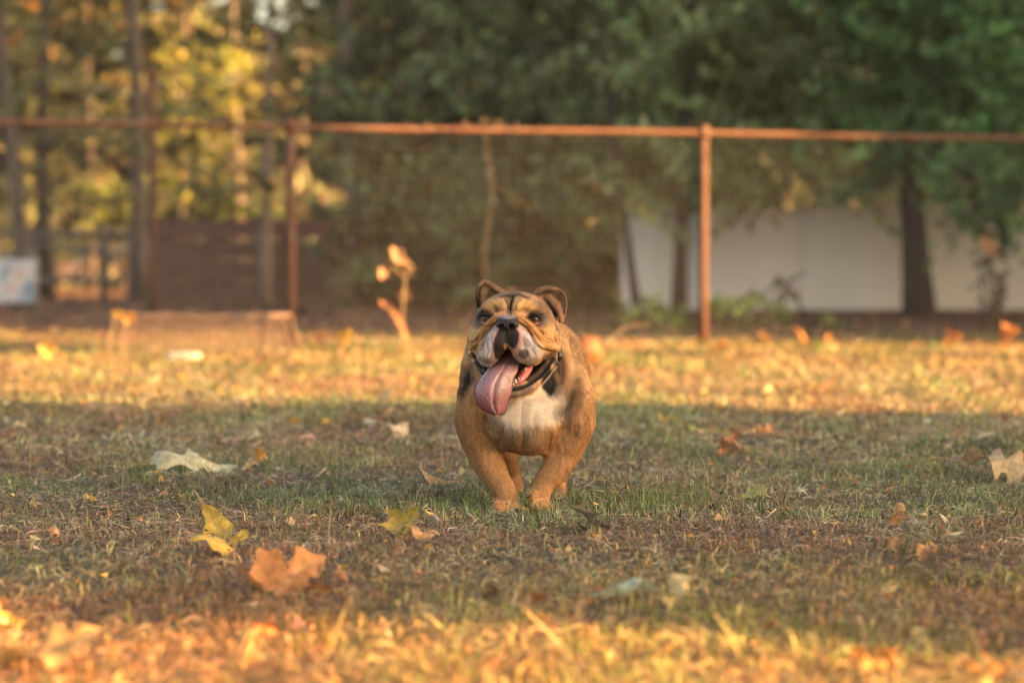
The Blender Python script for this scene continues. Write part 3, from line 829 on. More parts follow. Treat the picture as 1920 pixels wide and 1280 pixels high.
# --- trees to the right outside the picture: they throw the shade the dog runs in
def shade_tree(x, c0, c1, z0, z1, n, label, size=0.24, trunk_c=None):
    """c0..c1: strip of ground measured across the sun's heading that the crown covers"""
    sa, ca_ = math.sin(SUN_AZ), math.cos(SUN_AZ)
    y0, y1 = (c0 - sa * x) / ca_, (c1 - sa * x) / ca_
    b = np.array([x, (y0 + y1) / 2, 0.0])
    root = empty('shade_tree', b)
    tag(root, label, 'tree', 'trees right of the picture that shade the lawn')
    cl = []
    for _ in range(n):
        c = np.array([x + RNG.uniform(-0.9, 0.9), RNG.uniform(y0 + 0.15, y1 + 0.1) + (abs(RNG.normal(0, 1.0)) - 0.1 if (RNG.random() < 0.55 and c0 < 5) else 0.0), RNG.uniform(z0, z1)])
        cl.append(leaves_at(c, np.diag([0.5, 0.30, 0.42]), 55, size, EVG))
    V, Q, C = crown(cl)
    mesh_np('crown', V - b, Q, M_FOL, root, colors=C)
    tb_ = b.copy()
    if trunk_c: tb_[1] = (trunk_c - sa * x) / ca_  # unseen trunk set aside so its shadow falls on the left fence post
    V, q_, t_ = tube_np(trunk_path(tb_, tb_ + np.array([0.05, 0.0, z1 * 0.8]), 0.02), np.linspace(0.20, 0.12, 9), 10)
    mesh_np('trunk', V - b, [q_, t_], M_BARK, root)
shade_tree(12.0, 4.08, 7.9, 1.2, 7.0, 460, 'round dense tree on the right whose shade falls on the dog')
shade_tree(12.0, 12.4, 14.1, 4.75, 9.0, 170, 'high-crowned tree on the right shading the left part of the fence rail', trunk_c=14.38)
shade_tree(13.0, 16.6, 19.9, 1.5, 9.0, 420, 'tall dense tree on the right shading the far end of the fence')
shade_tree(14.0, 19.5, 24.5, 1.5, 10.5, 620, 'tall dense tree on the right shading the white wall')
shade_tree(15.0, 24.2, 29.5, 1.5, 11.0, 480, 'tall dense tree on the right shading the evergreens')
# ------------------------------------------------------------------ the bulldog: one sculpted distance field -> one mesh
class Sculpt:
    def __init__(s, xs, ys, zs):
        s.xs, s.ys, s.zs = [np.asarray(a, np.float32) for a in (xs, ys, zs)]
        s.D = np.full((len(xs), len(ys), len(zs)), 0.25, np.float32)
    def win(s, lo, hi):
        r = []
        for a, l, h in zip((s.xs, s.ys, s.zs), lo, hi):
            i0 = max(0, int(np.searchsorted(a, l)) - 1)
            i1 = min(len(a), int(np.searchsorted(a, h)) + 1)
            r.append(slice(i0, max(i0 + 1, i1)))
        return tuple(r)
    def comb(s, w, d, k, sub):
        a = s.D[w]
        if not sub:
            h = np.clip(0.5 + 0.5 * (a - d) / k, 0, 1)
            s.D[w] = a + (d - a) * h - k * h * (1 - h)
        else:
            b = -d
            h = np.clip(0.5 - 0.5 * (a - b) / k, 0, 1)
            s.D[w] = a + (b - a) * h + k * h * (1 - h)
    def coords(s, w):
        return s.xs[w[0]][:, None, None], s.ys[w[1]][None, :, None], s.zs[w[2]][None, None, :]
    def ell(s, c, r, rot=(0, 0, 0), k=0.02, sub=False):
        c = np.asarray(c, float); r = np.asarray(r, float)
        m = max(r) + 2 * k + 0.01
        w = s.win(c - m, c + m)
        X, Y, Z = s.coords(w)
        X, Y, Z = X - c[0], Y - c[1], Z - c[2]
        if any(rot):
            M = np.array(Euler([math.radians(a) for a in rot]).to_matrix().transposed())
            x = M[0, 0] * X + M[0, 1] * Y + M[0, 2] * Z
            y = M[1, 0] * X + M[1, 1] * Y + M[1, 2] * Z
            z = M[2, 0] * X + M[2, 1] * Y + M[2, 2] * Z
        else:
            x, y, z = X, Y, Z
        k0 = np.sqrt((x / r[0]) ** 2 + (y / r[1]) ** 2 + (z / r[2]) ** 2)
        k1 = np.sqrt((x / r[0] ** 2) ** 2 + (y / r[1] ** 2) ** 2 + (z / r[2] ** 2) ** 2) + 1e-9
        d = k0 * (k0 - 1) / k1
        # far from the surface the estimate may undershoot, keep it monotone
        s.comb(w, d.astype(np.float32), k, sub)
    def tube(s, P, R, k=0.015, sub=False):
        P = np.asarray(P, float); R = np.broadcast_to(np.asarray(R, float), (len(P),))
        m = R.max() + 2 * k + 0.008
        lo, hi = P.min(0) - m, P.max(0) + m
        w = s.win(lo, hi)
        best = np.full(s.D[w].shape, 0.25, np.float32)
        for i in range(len(P) - 1):
            a, b = P[i], P[i + 1]
            mm = max(R[i], R[i + 1]) + 2 * k + 0.008
            ww = s.win(np.minimum(a, b) - mm, np.maximum(a, b) + mm)
            X, Y, Z = s.coords(ww)
            ab = b - a
            L = float(ab @ ab) + 1e-12
            t = np.clip(((X - a[0]) * ab[0] + (Y - a[1]) * ab[1] + (Z - a[2]) * ab[2]) / L, 0, 1)
            d = np.sqrt((X - a[0] - t * ab[0]) ** 2 + (Y - a[1] - t * ab[1]) ** 2 + (Z - a[2] - t * ab[2]) ** 2) - (R[i] + t * (R[i + 1] - R[i]))
            loc = tuple(slice(q.start - v.start, q.stop - v.start) for q, v in zip(ww, w))
            best[loc] = np.minimum(best[loc], d)
        s.comb(w, best, k, sub)
    def sample(s, P):
        P = np.asarray(P, float)
        idx, fr = [], []
        for a, c in zip((s.xs, s.ys, s.zs), P.T):
            i = np.clip(np.searchsorted(a, c) - 1, 0, len(a) - 2)
            idx.append(i); fr.append(np.clip((c - a[i]) / (a[i + 1] - a[i]), 0, 1))
        r = 0
        for dx in (0, 1):
            for dy in (0, 1):
                for dz in (0, 1):
                    wgt = (fr[0] if dx else 1 - fr[0]) * (fr[1] if dy else 1 - fr[1]) * (fr[2] if dz else 1 - fr[2])
                    r = r + wgt * s.D[idx[0] + dx, idx[1] + dy, idx[2] + dz]
        return r
    def normal(s, p, e=0.004):
        Q = np.array([p + np.eye(3)[i // 2] * (e if i % 2 == 0 else -e) for i in range(6)])
        v = s.sample(Q)
        n = np.array([v[0] - v[1], v[2] - v[3], v[4] - v[5]])
        return n / (np.linalg.norm(n) + 1e-9)
    def surf(s, px, py, start=None):
        """first surface point met by the sight line through a photo pixel"""
        ys = np.arange(start or float(s.ys[0]), float(s.ys[-1]), 0.0015)
        p0, p1 = W(px, py, ys[0]), W(px, py, ys[-1])
        t = (ys - ys[0]) / (ys[-1] - ys[0])
        P = p0 + t[:, None] * (p1 - p0)
        v = s.sample(P)
        j = np.argmax(v < 0)
        if v[j] >= 0: return None
        if j == 0: return P[0]
        f = v[j - 1] / (v[j - 1] - v[j] + 1e-9)
        return P[j - 1] + f * (P[j] - P[j - 1])
    def _trace(s, path, step=3.0):
        S = spline(path, step)
        P, N = [], []
        for a in S:
            q = s.surf(a[0], a[1])
            if q is None: continue
            P.append(q); N.append(s.normal(q))
        return np.array(P), np.array(N)
    def ridge(s, path, r, h, k=0.006, taper=True):
        """raised fold drawn on the surface; r, h in photo px"""
        P, N = s._trace(path)
        if len(P) < 2: return
        r, h = r / 900, h / 900
        t = np.linspace(0, 1, len(P))
        e = np.clip(np.minimum(t, 1 - t) * 5, 0.25, 1) if taper else np.ones(len(P))
        s.tube(P - N * (r * e - h * e)[:, None], r * e, k)
    def groove(s, path, r, depth, k=0.004, taper=True):
        P, N = s._trace(path)
        if len(P) < 2: return
        r, depth = r / 900, depth / 900
        t = np.linspace(0, 1, len(P))
        e = np.clip(np.minimum(t, 1 - t) * 5, 0.2, 1) if taper else np.ones(len(P))
        s.tube(P + N * (r * e - depth * e)[:, None], r * e, k, sub=True)
    def mesh(s):
        """naive surface nets on the rectilinear grid"""
        D = s.D
        S = D < 0
        nx, ny, nz = D.shape
        c = np.zeros((nx - 1, ny - 1, nz - 1), np.uint8)
        for dx in (0, 1):
            for dy in (0, 1):
                for dz in (0, 1):
                    c += S[dx:nx - 1 + dx, dy:ny - 1 + dy, dz:nz - 1 + dz]
        act = (c > 0) & (c < 8)
        I, J, K = np.nonzero(act)
        ids = np.full(act.shape, -1, np.int32)
        ids[I, J, K] = np.arange(len(I))
        acc = np.zeros((len(I), 3)); cnt = np.zeros(len(I))
        ax = (s.xs.astype(float), s.ys.astype(float), s.zs.astype(float))
        cor = [(a, b, d) for a in (0, 1) for b in (0, 1) for d in (0, 1)]
        for a in cor:
            for axis in range(3):
                if a[axis]: continue
                b = list(a); b[axis] = 1
                va = D[I + a[0], J + a[1], K + a[2]]; vb = D[I + b[0], J + b[1], K + b[2]]
                m = (va < 0) != (vb < 0)
                t = np.where(m, va / (va - vb + 1e-12), 0)
                base = np.stack([ax[0][I + a[0]], ax[1][J + a[1]], ax[2][K + a[2]]], 1)
                lim = (I, J, K)[axis]
                base[:, axis] += t * (ax[axis][lim + 1] - ax[axis][lim])
                acc += base * m[:, None]; cnt += m
        V = acc / cnt[:, None]
        Q = []
        for axis in range(3):
            sl0 = [slice(1, n - 1) for n in D.shape]; sl1 = [slice(1, n - 1) for n in D.shape]
            sl0[axis] = slice(0, D.shape[axis] - 1); sl1[axis] = slice(1, D.shape[axis])
            A, B = S[tuple(sl0)], S[tuple(sl1)]
            for flip in (False, True):
                m = (A & ~B) if not flip else (~A & B)
                idx = np.array(np.nonzero(m))
                off = np.ones(3, int); off[axis] = 0
                idx = idx + off[:, None]
                o1, o2 = [a for a in range(3) if a != axis]
                def cell(d1, d2):
                    q = idx.copy(); q[o1] -= d1; q[o2] -= d2
                    return ids[q[0], q[1], q[2]]
                q = np.stack([cell(1, 1), cell(0, 1), cell(0, 0), cell(1, 0)], 1)
                if flip != (axis == 1): q = q[:, ::-1]
                Q.append(q)
        Q = np.concatenate(Q)
        Q = Q[(Q >= 0).all(1)]
        return V, Q

HV = 0.0014
ys = np.concatenate([np.arange(5.70, 5.98, HV), np.arange(5.98, 6.72, 0.0045)])
zs = np.concatenate([np.arange(-0.012, 0.225, 0.0024), np.arange(0.2265, 0.505, HV)])
SK = Sculpt(np.concatenate([np.arange(-0.150, 0.105, HV), np.arange(0.105, 0.225, 0.0025)]), ys, zs)
def P(px, py, dy): return W(px, py, D0 + dy)
def M(px, dy=0.0): return px * (D0 + dy) / FPX
def E(px, py, dy, rx, rz, ry, rot=(0, 0, 0), k=0.02, sub=False):
    SK.ell(P(px, py, dy), (M(rx, dy), ry, M(rz, dy)), rot, k, sub)
def T(pts, k=0.015, sub=False):
    SK.tube([P(a, b, c) for a, b, c, r in pts], [M(r, c) for a, b, c, r in pts], k, sub)

# trunk, rump, chest, shoulders, neck
E(1013, 697, 0.52, 84, 98, 0.15, k=0.03)
T([(990, 722, 0.12, 92), (1003, 712, 0.32, 86), (1013, 700, 0.48, 84)], k=0.05)
E(985, 738, 0.10, 112, 92, 0.14, k=0.04)
E(893, 758, 0.035, 35, 72, 0.085, (0, 6, 0), k=0.03)
E(1079, 757, 0.045, 34, 80, 0.085, (0, -3, 0), k=0.03)
E(968, 668, 0.075, 97, 72, 0.10, k=0.03)
E(975, 775, 0.0, 76, 52, 0.075, k=0.04)
E(980, 796, 0.0, 56, 46, 0.075, k=0.03)
E(958, 802, -0.004, 34, 38, 0.065, (0, 6, 0), k=0.03)
E(1001, 808, -0.004, 36, 43, 0.068, (0, -4, 0), k=0.03)
E(985, 800, 0.16, 70, 50, 0.16, k=0.03)
# skin hanging from the throat to the breast
T([(965, 690, 0.00, 52), (978, 735, 0.005, 44), (985, 775, -0.01, 34)], k=0.04)
T([(1052, 645, 0.01, 14), (1060, 690, 0.01, 17), (1052, 740, 0.0, 15), (1030, 785, -0.01, 12)], k=0.02)
T([(890, 650, 0.045, 10), (878, 680, 0.02, 13), (876, 708, 0.01, 14), (893, 750, 0.0, 14), (925, 785, -0.02, 10)], k=0.02)
# fore legs
T([(893, 790, 0.03, 36), (899, 828, 0.02, 33.5), (913, 862, 0.01, 30), (934, 900, 0.0, 23.5), (948, 926, -0.005, 21), (950, 944, -0.012, 20)], k=0.02)
T([(1074, 790, 0.045, 37), (1061, 838, 0.03, 34), (1047, 868, 0.015, 29), (1033, 890, 0.005, 24.5), (1020, 908, 0.0, 21.5), (1012, 926, -0.01, 18)], k=0.02)
T([(882, 742, 0.0, 20), (885, 788, -0.006, 25), (899, 826, 0.0, 24)], k=0.018)
T([(1091, 748, 0.012, 20), (1086, 793, 0.002, 25), (1068, 830, 0.006, 24)], k=0.018)
# planted paw: four toes
for (a, b, r) in ((932, 956, 8.8), (943, 958, 9.6), (956, 958, 9.6), (967, 955, 8.6)):
    T([(950 + (a - 950) * 0.6, 940, -0.008, 11), (a, b - 5, -0.038, r), (a + 1, b + 1, -0.05, r * 0.85)], k=0.004)
# paw coming down, toes turned in
T([(1012, 924, -0.01, 17), (1000, 928, -0.03, 11), (996, 930, -0.04, 8)], k=0.008)
for (a, b, c) in ((1002, 947, -0.035), (1013, 951, -0.035), (1024, 950, -0.025)):
    T([(1012 + (a - 1012) * 0.5, 930, -0.012, 12), (a, b - 4, c, 8.5), (a - 1, b + 2, c - 0.008, 7.5)], k=0.004)
# hind legs
T([(960, 790, 0.44, 42), (952, 838, 0.40, 24), (956, 868, 0.43, 15), (964, 892, 0.46, 12.5), (967, 912, 0.44, 12)], k=0.02)
T([(967, 910, 0.44, 12), (968, 921, 0.41, 11)], k=0.01)
T([(1055, 780, 0.46, 46), (1051, 845, 0.38, 27), (1050, 880, 0.41, 16), (1048, 905, 0.44, 13), (1050, 925, 0.41, 12.5)], k=0.02)
for a in (1042, 1051, 1060):
    T([(1050, 924, 0.41, 9), (a, 934, 0.37, 6.5), (a + 1, 937, 0.355, 5.5)], k=0.004)
# stub tail out of sight
E(1010, 650, 0.68, 20, 16, 0.03, k=0.02)

# skull, cheeks, muzzle
E(965, 606, 0.0, 75, 59, 0.085, k=0.02)
E(965, 590, -0.035, 62, 40, 0.055, k=0.02)
E(905, 634, -0.035, 26, 38, 0.055, (0, 6, 0), k=0.014)
E(1020, 628, -0.035, 27, 40, 0.055, (0, -4, 0), k=0.014)
E(1036, 640, -0.01, 12, 26, 0.04, k=0.01)
E(886, 640, -0.01, 10, 24, 0.04, k=0.01)
E(952, 628, -0.085, 46, 34, 0.06, k=0.02)
# mouth cavity
E(968, 690, -0.085, 60, 29, 0.075, (0, -4, 0), k=0.008, sub=True)
E(950, 672, -0.12, 30, 26, 0.08, k=0.006, sub=True)
# lower jaw rim and chin
jaw = [(1046, 652, -0.015, 7.5), (1040, 672, -0.035, 8.5), (1022, 698, -0.062, 9), (1000, 719, -0.088, 9.5), (978, 730, -0.102, 10), (955, 733, -0.107, 10), (930, 727, -0.10, 9.5), (908, 704, -0.07, 8), (892, 680, -0.045, 6.5), (880, 654, -0.015, 5)]
jaw = [tuple(r) for r in spline(jaw, 9)]
T(jaw, k=0.008)
E(965, 724, -0.055, 42, 18, 0.05, k=0.012)
T([(1050, 654, -0.02, 3.2), (1045, 674, -0.042, 3.4), (1028, 698, -0.066, 3.2), (1008, 719, -0.09, 3.2), (990, 731, -0.104, 3)], k=0.003)
T([(1036, 664, -0.028, 5), (1024, 684, -0.052, 6.5), (1008, 702, -0.075, 6.5), (990, 715, -0.092, 6), (972, 722, -0.100, 5)], k=0.003)
# flews: two hanging upper lips
T([(944, 622, -0.135, 17), (931, 640, -0.14, 22), (918, 657, -0.128, 24.5), (913, 669, -0.115, 19)], k=0.008)
T([(960, 622, -0.135, 17), (973, 640, -0.14, 23), (987, 655, -0.13, 27.5), (998, 664, -0.115, 21.5)], k=0.008)
T([(995, 658, -0.11, 22), (1014, 662, -0.075, 16), (1034, 660, -0.035, 10)], k=0.012)
T([(912, 660, -0.10, 17), (896, 656, -0.06, 11), (886, 652, -0.03, 8)], k=0.01)
# nose
E(951.5, 603, -0.148, 21, 12.5, 0.022, k=0.004)
E(940, 609, -0.155, 10.5, 7.5, 0.016, k=0.003)
E(963, 609, -0.155, 10.5, 7.5, 0.016, k=0.003)
E(950, 612, -0.155, 6, 7, 0.014, k=0.003)
# ears: thin rims standing round a hollow
E(914, 551, 0.018, 21, 24, 0.008, (0, 12, 0), k=0.006)
T([tuple(r) for r in spline([(899, 578, 0.022, 3.0), (895, 564, 0.008, 2.6), (894, 550, 0.002, 2.6), (897, 537, 0.004, 3.2), (906, 528.5, 0.010, 4), (918, 532.5, 0.008, 5), (930, 541, 0.008, 6), (942, 549, 0.012, 6)], 5)], k=0.005)
E(911, 553, 0.0, 10, 15, 0.013, (0, 14, 0), k=0.005, sub=True)
E(1036, 566, 0.019, 25, 29, 0.008, (0, -10, 0), k=0.006)
T([tuple(r) for r in spline([(1004, 551, 0.012, 6), (1016, 543.5, 0.006, 6), (1032, 541.0, 0.003, 4.4), (1050, 545, 0.002, 3.2), (1059.5, 560, 0.002, 2.6), (1060.5, 577, 0.004, 2.4), (1056, 593, 0.012, 2.6), (1050, 602, 0.03, 3)], 5)], k=0.005)
E(1017, 557, 0.020, 17, 13, 0.010, k=0.006)
E(1042, 568, 0.001, 15, 19, 0.014, (0, -14, 0), k=0.005, sub=True)
T([(1029, 556, 0.016, 5), (1036, 566, 0.012, 6.5), (1045, 577, 0.010, 6), (1051, 590, 0.012, 5.5), (1053, 600, 0.015, 4)], k=0.004)
E(1046, 569, 0.010, 5, 4, 0.008, k=0.004)

# --- folds drawn on the face
EYES = ((910.8, 597, 8.6), (1001.5, 598.5, 9.2))
EYE_Q = []
for ex, ey, er in EYES:
    q = SK.surf(ex, ey)
    EYE_Q.append(q)
    SK.ell(q, (M(13), 0.012, M(10)), (0, 0, 0), 0.006, sub=True)
# brows
SK.ridge([(903, 583), (918, 572), (934, 569), (947, 575), (951, 586)], 12, 8, 0.006)
SK.ridge([(964, 586), (968, 575), (982, 570), (1000, 575), (1016, 587)], 12, 8, 0.006)
# rope over the nose, running down into the cheeks
rl = [(951, 589, -0.112, 7), (936, 592.5, -0.113, 8.5), (920, 603, -0.108, 9.5), (907, 620, -0.096, 9.5), (897, 638, -0.084, 9.5), (889, 654, -0.062, 9), (884, 664, -0.04, 7)]
rr_ = [(951, 589, -0.112, 7), (967, 592.5, -0.113, 8.5), (984, 603, -0.108, 10), (999, 619, -0.098, 10), (1011, 635, -0.087, 10), (1027, 647, -0.070, 9.5), (1043, 652, -0.045, 8.5)]
T([(r[0], r[1], r[2] - 0.009, r[3]) for r in spline(rl, 4)], k=0.005)
T([(r[0], r[1], r[2] - 0.009, r[3]) for r in spline(rr_, 4)], k=0.005)
SK.groove([(893, 622), (899, 612), (911, 601), (927, 587), (950, 581)], 3.2, 4.2, 0.003)
SK.groove([(953, 581), (975, 587), (993, 600), (1008, 615), (1024, 634), (1044, 641)], 3.2, 4.2, 0.003)
SK.groove([(932, 603), (922, 613), (912, 630), (905, 648), (898, 664)], 3.2, 5.5, 0.003)
SK.groove([(974, 605), (988, 616), (997, 631), (1008, 648), (1026, 658), (1042, 660)], 3.2, 5.5, 0.003)
SK.groove([(938, 595), (926, 601), (915, 614), (906, 630), (898, 646)], 1.8, 2.0, 0.002)
SK.groove([(965, 595), (978, 600), (990, 611), (1001, 624), (1012, 638), (1028, 648)], 1.8, 2.0, 0.002)
# cheek folds
SK.groove([(880, 644), (890, 640), (899, 630)], 2.4, 4.5, 0.0028)
SK.groove([(878, 658), (889, 655), (899, 645)], 2.4, 4.1, 0.0028)
SK.groove([(884, 606), (880, 625), (878, 648)], 2.0, 2.8, 0.0021)
SK.groove([(1044, 616), (1040, 630), (1045, 645)], 2.2, 3.5, 0.0021)
SK.groove([(1014, 634), (1030, 642), (1044, 641)], 2.2, 3.8, 0.0021)
# forehead furrows
SK.groove([(956.5, 591), (957, 578), (959, 566), (962, 556)], 2.8, 6.5, 0.0028)
SK.groove([(950, 588), (952, 574), (950, 564), (941, 559)], 2.0, 3.1, 0.0021)
SK.groove([(966, 585), (966, 573), (972, 563), (980, 558)], 2.0, 3.1, 0.0021)
SK.groove([(936, 556), (950, 555), (962, 556), (972, 551)], 2.2, 3.8, 0.0021)
SK.groove([(968, 553), (978, 554), (990, 560)], 2.2, 3.8, 0.0021)
SK.groove([(990, 551), (1004, 556), (1018, 566)], 2.4, 3.5, 0.0028)
SK.groove([(905, 570), (920, 561), (936, 559)], 2.4, 2.8, 0.0028)
# lids
for (ex, ey, er), q in zip(EYES, EYE_Q):
    dq = q[1] - D0
    inn = 1 if ex < 950 else -1          # towards the nose
    def lid(rx, rz, a0, a1, r, off):
        pts = []
        for a in np.linspace(a0, a1, 9):
            t = math.radians(a)
            pts.append((ex + rx * math.cos(t), ey - rz * math.sin(t) + 1.6 * inn * math.cos(t), dq + off + 0.005 * math.cos(t) ** 2, r))
        T(pts, k=0.004)
    lid(13, 7.5, 182, -2, 3.6, -0.0035)
    lid(12.5, 9.0, 182, 358, 2.6, -0.0005)
    SK.groove([(ex - 13, ey - 8), (ex - 5, ey - 13), (ex + 5, ey - 13), (ex + 13, ey - 7)], 2.0, 1.6, 0.003)
    SK.groove([(ex - 10, ey + 14), (ex + 1, ey + 17), (ex + 12, ey + 13)], 1.8, 1.2, 0.003)
# philtrum, nostrils, lip dimples
SK.groove([(949, 612), (948.4, 624), (948.2, 640), (948, 652)], 2.2, 3.0, 0.003)
for a, b, t in ((940, 611.5, 14), (959.5, 611.5, -14)):
    q = SK.surf(a, b)
    SK.ell(q + np.array([0, 0.001, 0]), (M(4.6), 0.012, M(4.4)), (0, t, 0), 0.002, sub=True)
SK.groove([(938, 615), (932, 615), (928, 611)], 1.3, 1.4, 0.002)
SK.groove([(961, 615), (968, 615), (973, 611)], 1.3, 1.4, 0.002)
SK.groove([(934, 596), (944, 598.5), (956, 598), (968, 597)], 1.4, 0.8, 0.002)
for a in ([(911, 640), (914, 655), (912, 668)], [(921, 634), (922, 652), (919, 670)], [(992, 640), (997, 655), (1003, 664)], [(980, 640), (985, 658), (992, 672)]):
    SK.groove(a, 2.4, 1.0, 0.004)
# lower lip lining
SK.groove([(1036, 674), (1018, 697), (998, 716), (976, 727), (958, 730)], 2.4, 2.4, 0.003)
# breast and leg creases
SK.groove([(984, 804), (982, 824), (979, 843)], 4.2, 4.4, 0.010)
SK.groove([(932, 836), (937, 818), (944, 802)], 4.6, 6.5, 0.008)
SK.groove([(1027, 846), (1034, 824), (1032, 806)], 4.8, 6.5, 0.008)
SK.groove([(1046, 660), (1052, 690), (1046, 720), (1035, 740)], 4.0, 3.2, 0.010)
SK.groove([(1072, 640), (1078, 690), (1072, 735), (1056, 780)], 5.0, 3.0, 0.012)
SK.groove([(874, 680), (880, 715), (893, 745)], 4.0, 3.0, 0.010)
SK.groove([(905, 770), (915, 800), (933, 815)], 4.0, 2.0, 0.010)
SK.groove([(1080, 800), (1072, 825), (1056, 840)], 4.0, 1.8, 0.010)
SK.groove([(930, 935), (942, 938), (956, 936), (968, 930)], 3, 1.2, 0.006)
dog_V, dog_Q = SK.mesh()

# --- coat pattern (coat markings, with some shade painted in)
def blob(u, v, cx, cy, rx, ry, rot=0.0, soft=0.35, n=0.0):
    c, s_ = math.cos(math.radians(rot)), math.sin(math.radians(rot))
    a, b = (u - cx) * c + (v - cy) * s_, -(u - cx) * s_ + (v - cy) * c
    d = np.sqrt((a / rx) ** 2 + (b / ry) ** 2) + n
    return np.clip((1 + soft - d) / (2 * soft), 0, 1)
def seg(u, v, pts, r, soft=0.5, n=0.0):
    best = np.full(len(u), 1e9)
    S = spline(pts, 3)
    for a, b in zip(S[:-1], S[1:]):
        ab = b - a; L = ab @ ab + 1e-9
        t = np.clip(((u - a[0]) * ab[0] + (v - a[1]) * ab[1]) / L, 0, 1)
        best = np.minimum(best, (u - a[0] - t * ab[0]) ** 2 + (v - a[1] - t * ab[1]) ** 2)
    d = np.sqrt(best) / r + n
    return np.clip((1 + soft - d) / (2 * soft), 0, 1)

def dog_paint(Vw):
    u, v = proj(Vw)
    dep = Vw[:, 1] - D0
    head = (dep < 0.065) & (v < 742)
    n1 = fbm(Vw * 60, 3) - 0.5
    n2 = fbm(Vw * 160, 5) - 0.5
    n3 = fbm(Vw * 25, 9) - 0.5
    C = np.empty((len(Vw), 3)); C[:] = (0.45, 0.245, 0.112)
    C *= (1 + 0.35 * n1 + 0.25 * n3)[:, None]
    fur = np.ones(len(Vw))
    def lay(a, col):
        a = np.clip(a, 0, 1)[:, None]
        C[:] = C * (1 - a) + np.array(col) * a
    sable, black, white = (0.075, 0.047, 0.031), (0.010, 0.009, 0.009), (0.70, 0.60, 0.48)
    body = ~head
    # body
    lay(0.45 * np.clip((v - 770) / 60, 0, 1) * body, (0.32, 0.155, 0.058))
    lay(blob(u, v, 1000, 765, 50, 34, -14, 0.5, n1) * (dep < 0.1), white)
    lay(0.75 * blob(u, v, 955, 790, 30, 16, 14, 0.6, n1) * (dep < 0.1), white)
    lay(0.9 * blob(u, v, 1010, 783, 34, 14, -6, 0.5, n1) * (dep < 0.1), white)
    lay(0.55 * blob(u, v, 985, 826, 50, 22, 0, 0.6, n1) * (dep < 0.1), (0.20, 0.12, 0.07))  # grey-brown lower chest, with the ledge shadow painted into it
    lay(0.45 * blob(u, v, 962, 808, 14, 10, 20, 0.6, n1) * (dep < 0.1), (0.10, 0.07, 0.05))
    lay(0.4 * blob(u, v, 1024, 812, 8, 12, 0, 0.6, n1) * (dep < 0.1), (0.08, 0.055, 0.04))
    lay(0.6 * blob(u, v, 1000, 815, 14, 18, 0, 0.8, n1) * (dep < 0.1), (0.36, 0.26, 0.17))
    lay(1.0 * blob(u, v, 1029, 716, 15, 28, -12, 0.3, n1) * (dep < 0.1), black)
    lay(0.95 * blob(u, v, 1046, 690, 9, 24, -8, 0.5, n1) * (dep < 0.1), black)
    lay(0.97 * blob(u, v, 878, 714, 12, 24, 12, 0.5, n1) * (dep < 0.1), black)
    lay(0.55 * seg(u, v, [(1085, 715), (1082, 740), (1066, 762), (1046, 772)], 10, 0.9, n1 * 1.4) * (dep < 0.13), sable)
    lay(0.35 * blob(u, v, 1072, 665, 22, 40, 0, 0.8, n1), sable)
    lay(0.5 * seg(u, v, [(900, 775), (925, 790), (945, 797)], 9, 0.8, n1) * (dep < 0.1), sable)
    lay(0.5 * seg(u, v, [(868, 690), (862, 740)], 8, 0.9, n1), sable)
    lay(0.35 * np.clip((Vw[:, 2] - 0.33) / 0.08, 0, 1) * (dep > 0.15), sable)
    lay(0.6 * seg(u, v, [(1057, 605), (1066, 640), (1070, 680)], 6, 0.9) * (dep < 0.12), (0.62, 0.36, 0.15))
    # head
    H = head.astype(float)
    lay(0.62 * H * np.clip((563 - v) / 12, 0, 1), sable)
    lay(0.75 * H * blob(u, v, 1022, 576, 26, 18, 35, 0.6, n1), sable)
    lay(0.50 * H * blob(u, v, 893, 586, 16, 22, 20, 0.6, n1), sable)
    lay(0.72 * H * blob(u, v, 958, 564, 9, 24, 3, 0.6, n1), sable)
    lay(0.85 * H * blob(u, v, 928, 572, 17, 10, -14, 0.5), (0.60, 0.335, 0.125))
    lay(0.85 * H * blob(u, v, 985, 573, 18, 10, 14, 0.5), (0.60, 0.335, 0.125))
    lay(0.55 * H * blob(u, v, 1024, 622, 18, 18, 0, 0.6), (0.62, 0.33, 0.11))
    lay(0.55 * H * blob(u, v, 890, 628, 12, 22, 0, 0.6), (0.62, 0.35, 0.13))
    lay(0.75 * H * blob(u, v, 931, 579, 6.5, 5, 20, 0.6, n2), black)
    lay(0.65 * H * blob(u, v, 987, 582, 9, 5, 10, 0.7, n2), black)
    lay(0.80 * H * seg(u, v, [(1041, 585), (1045, 600), (1046, 616)], 4.5, 0.6, n1), black)
    lay(0.55 * H * blob(u, v, 1034, 602, 8, 11, 0, 0.6, n1), sable)
    for ex, ey, er in EYES:
        lay(0.86 * H * blob(u, v, ex + (3 if ex > 950 else -2), ey + 1, 21, 16, 0, 0.35, n1), (0.040, 0.031, 0.028))
        lay(1.0 * H * blob(u, v, ex + (2 if ex > 950 else -2), ey - 1, 17, 12.5, 0, 0.28), (0.007, 0.006, 0.006))
        fur *= 1 - blob(u, v, ex, ey, 14, 11, 0, 0.25) * H
    for ex, ey, er in EYES:
        lay(0.8 * H * seg(u, v, [(ex - 8, ey + 7), (ex, ey + 9.5), (ex + 8, ey + 7)], 2.0, 0.5), (0.42, 0.16, 0.15))
    lay(0.5 * H * blob(u, v, 1019, 603, 9, 8, 20, 0.6, n1), (0.16, 0.13, 0.12))
    lay(0.45 * H * blob(u, v, 900, 604, 7, 8, 0, 0.6, n1), (0.16, 0.13, 0.12))
    # dark lines at the bottom of the furrows
    lay(0.85 * H * seg(u, v, [(956.5, 592), (957, 578), (959, 566), (962, 556)], 2.2, 0.7, n2), black)
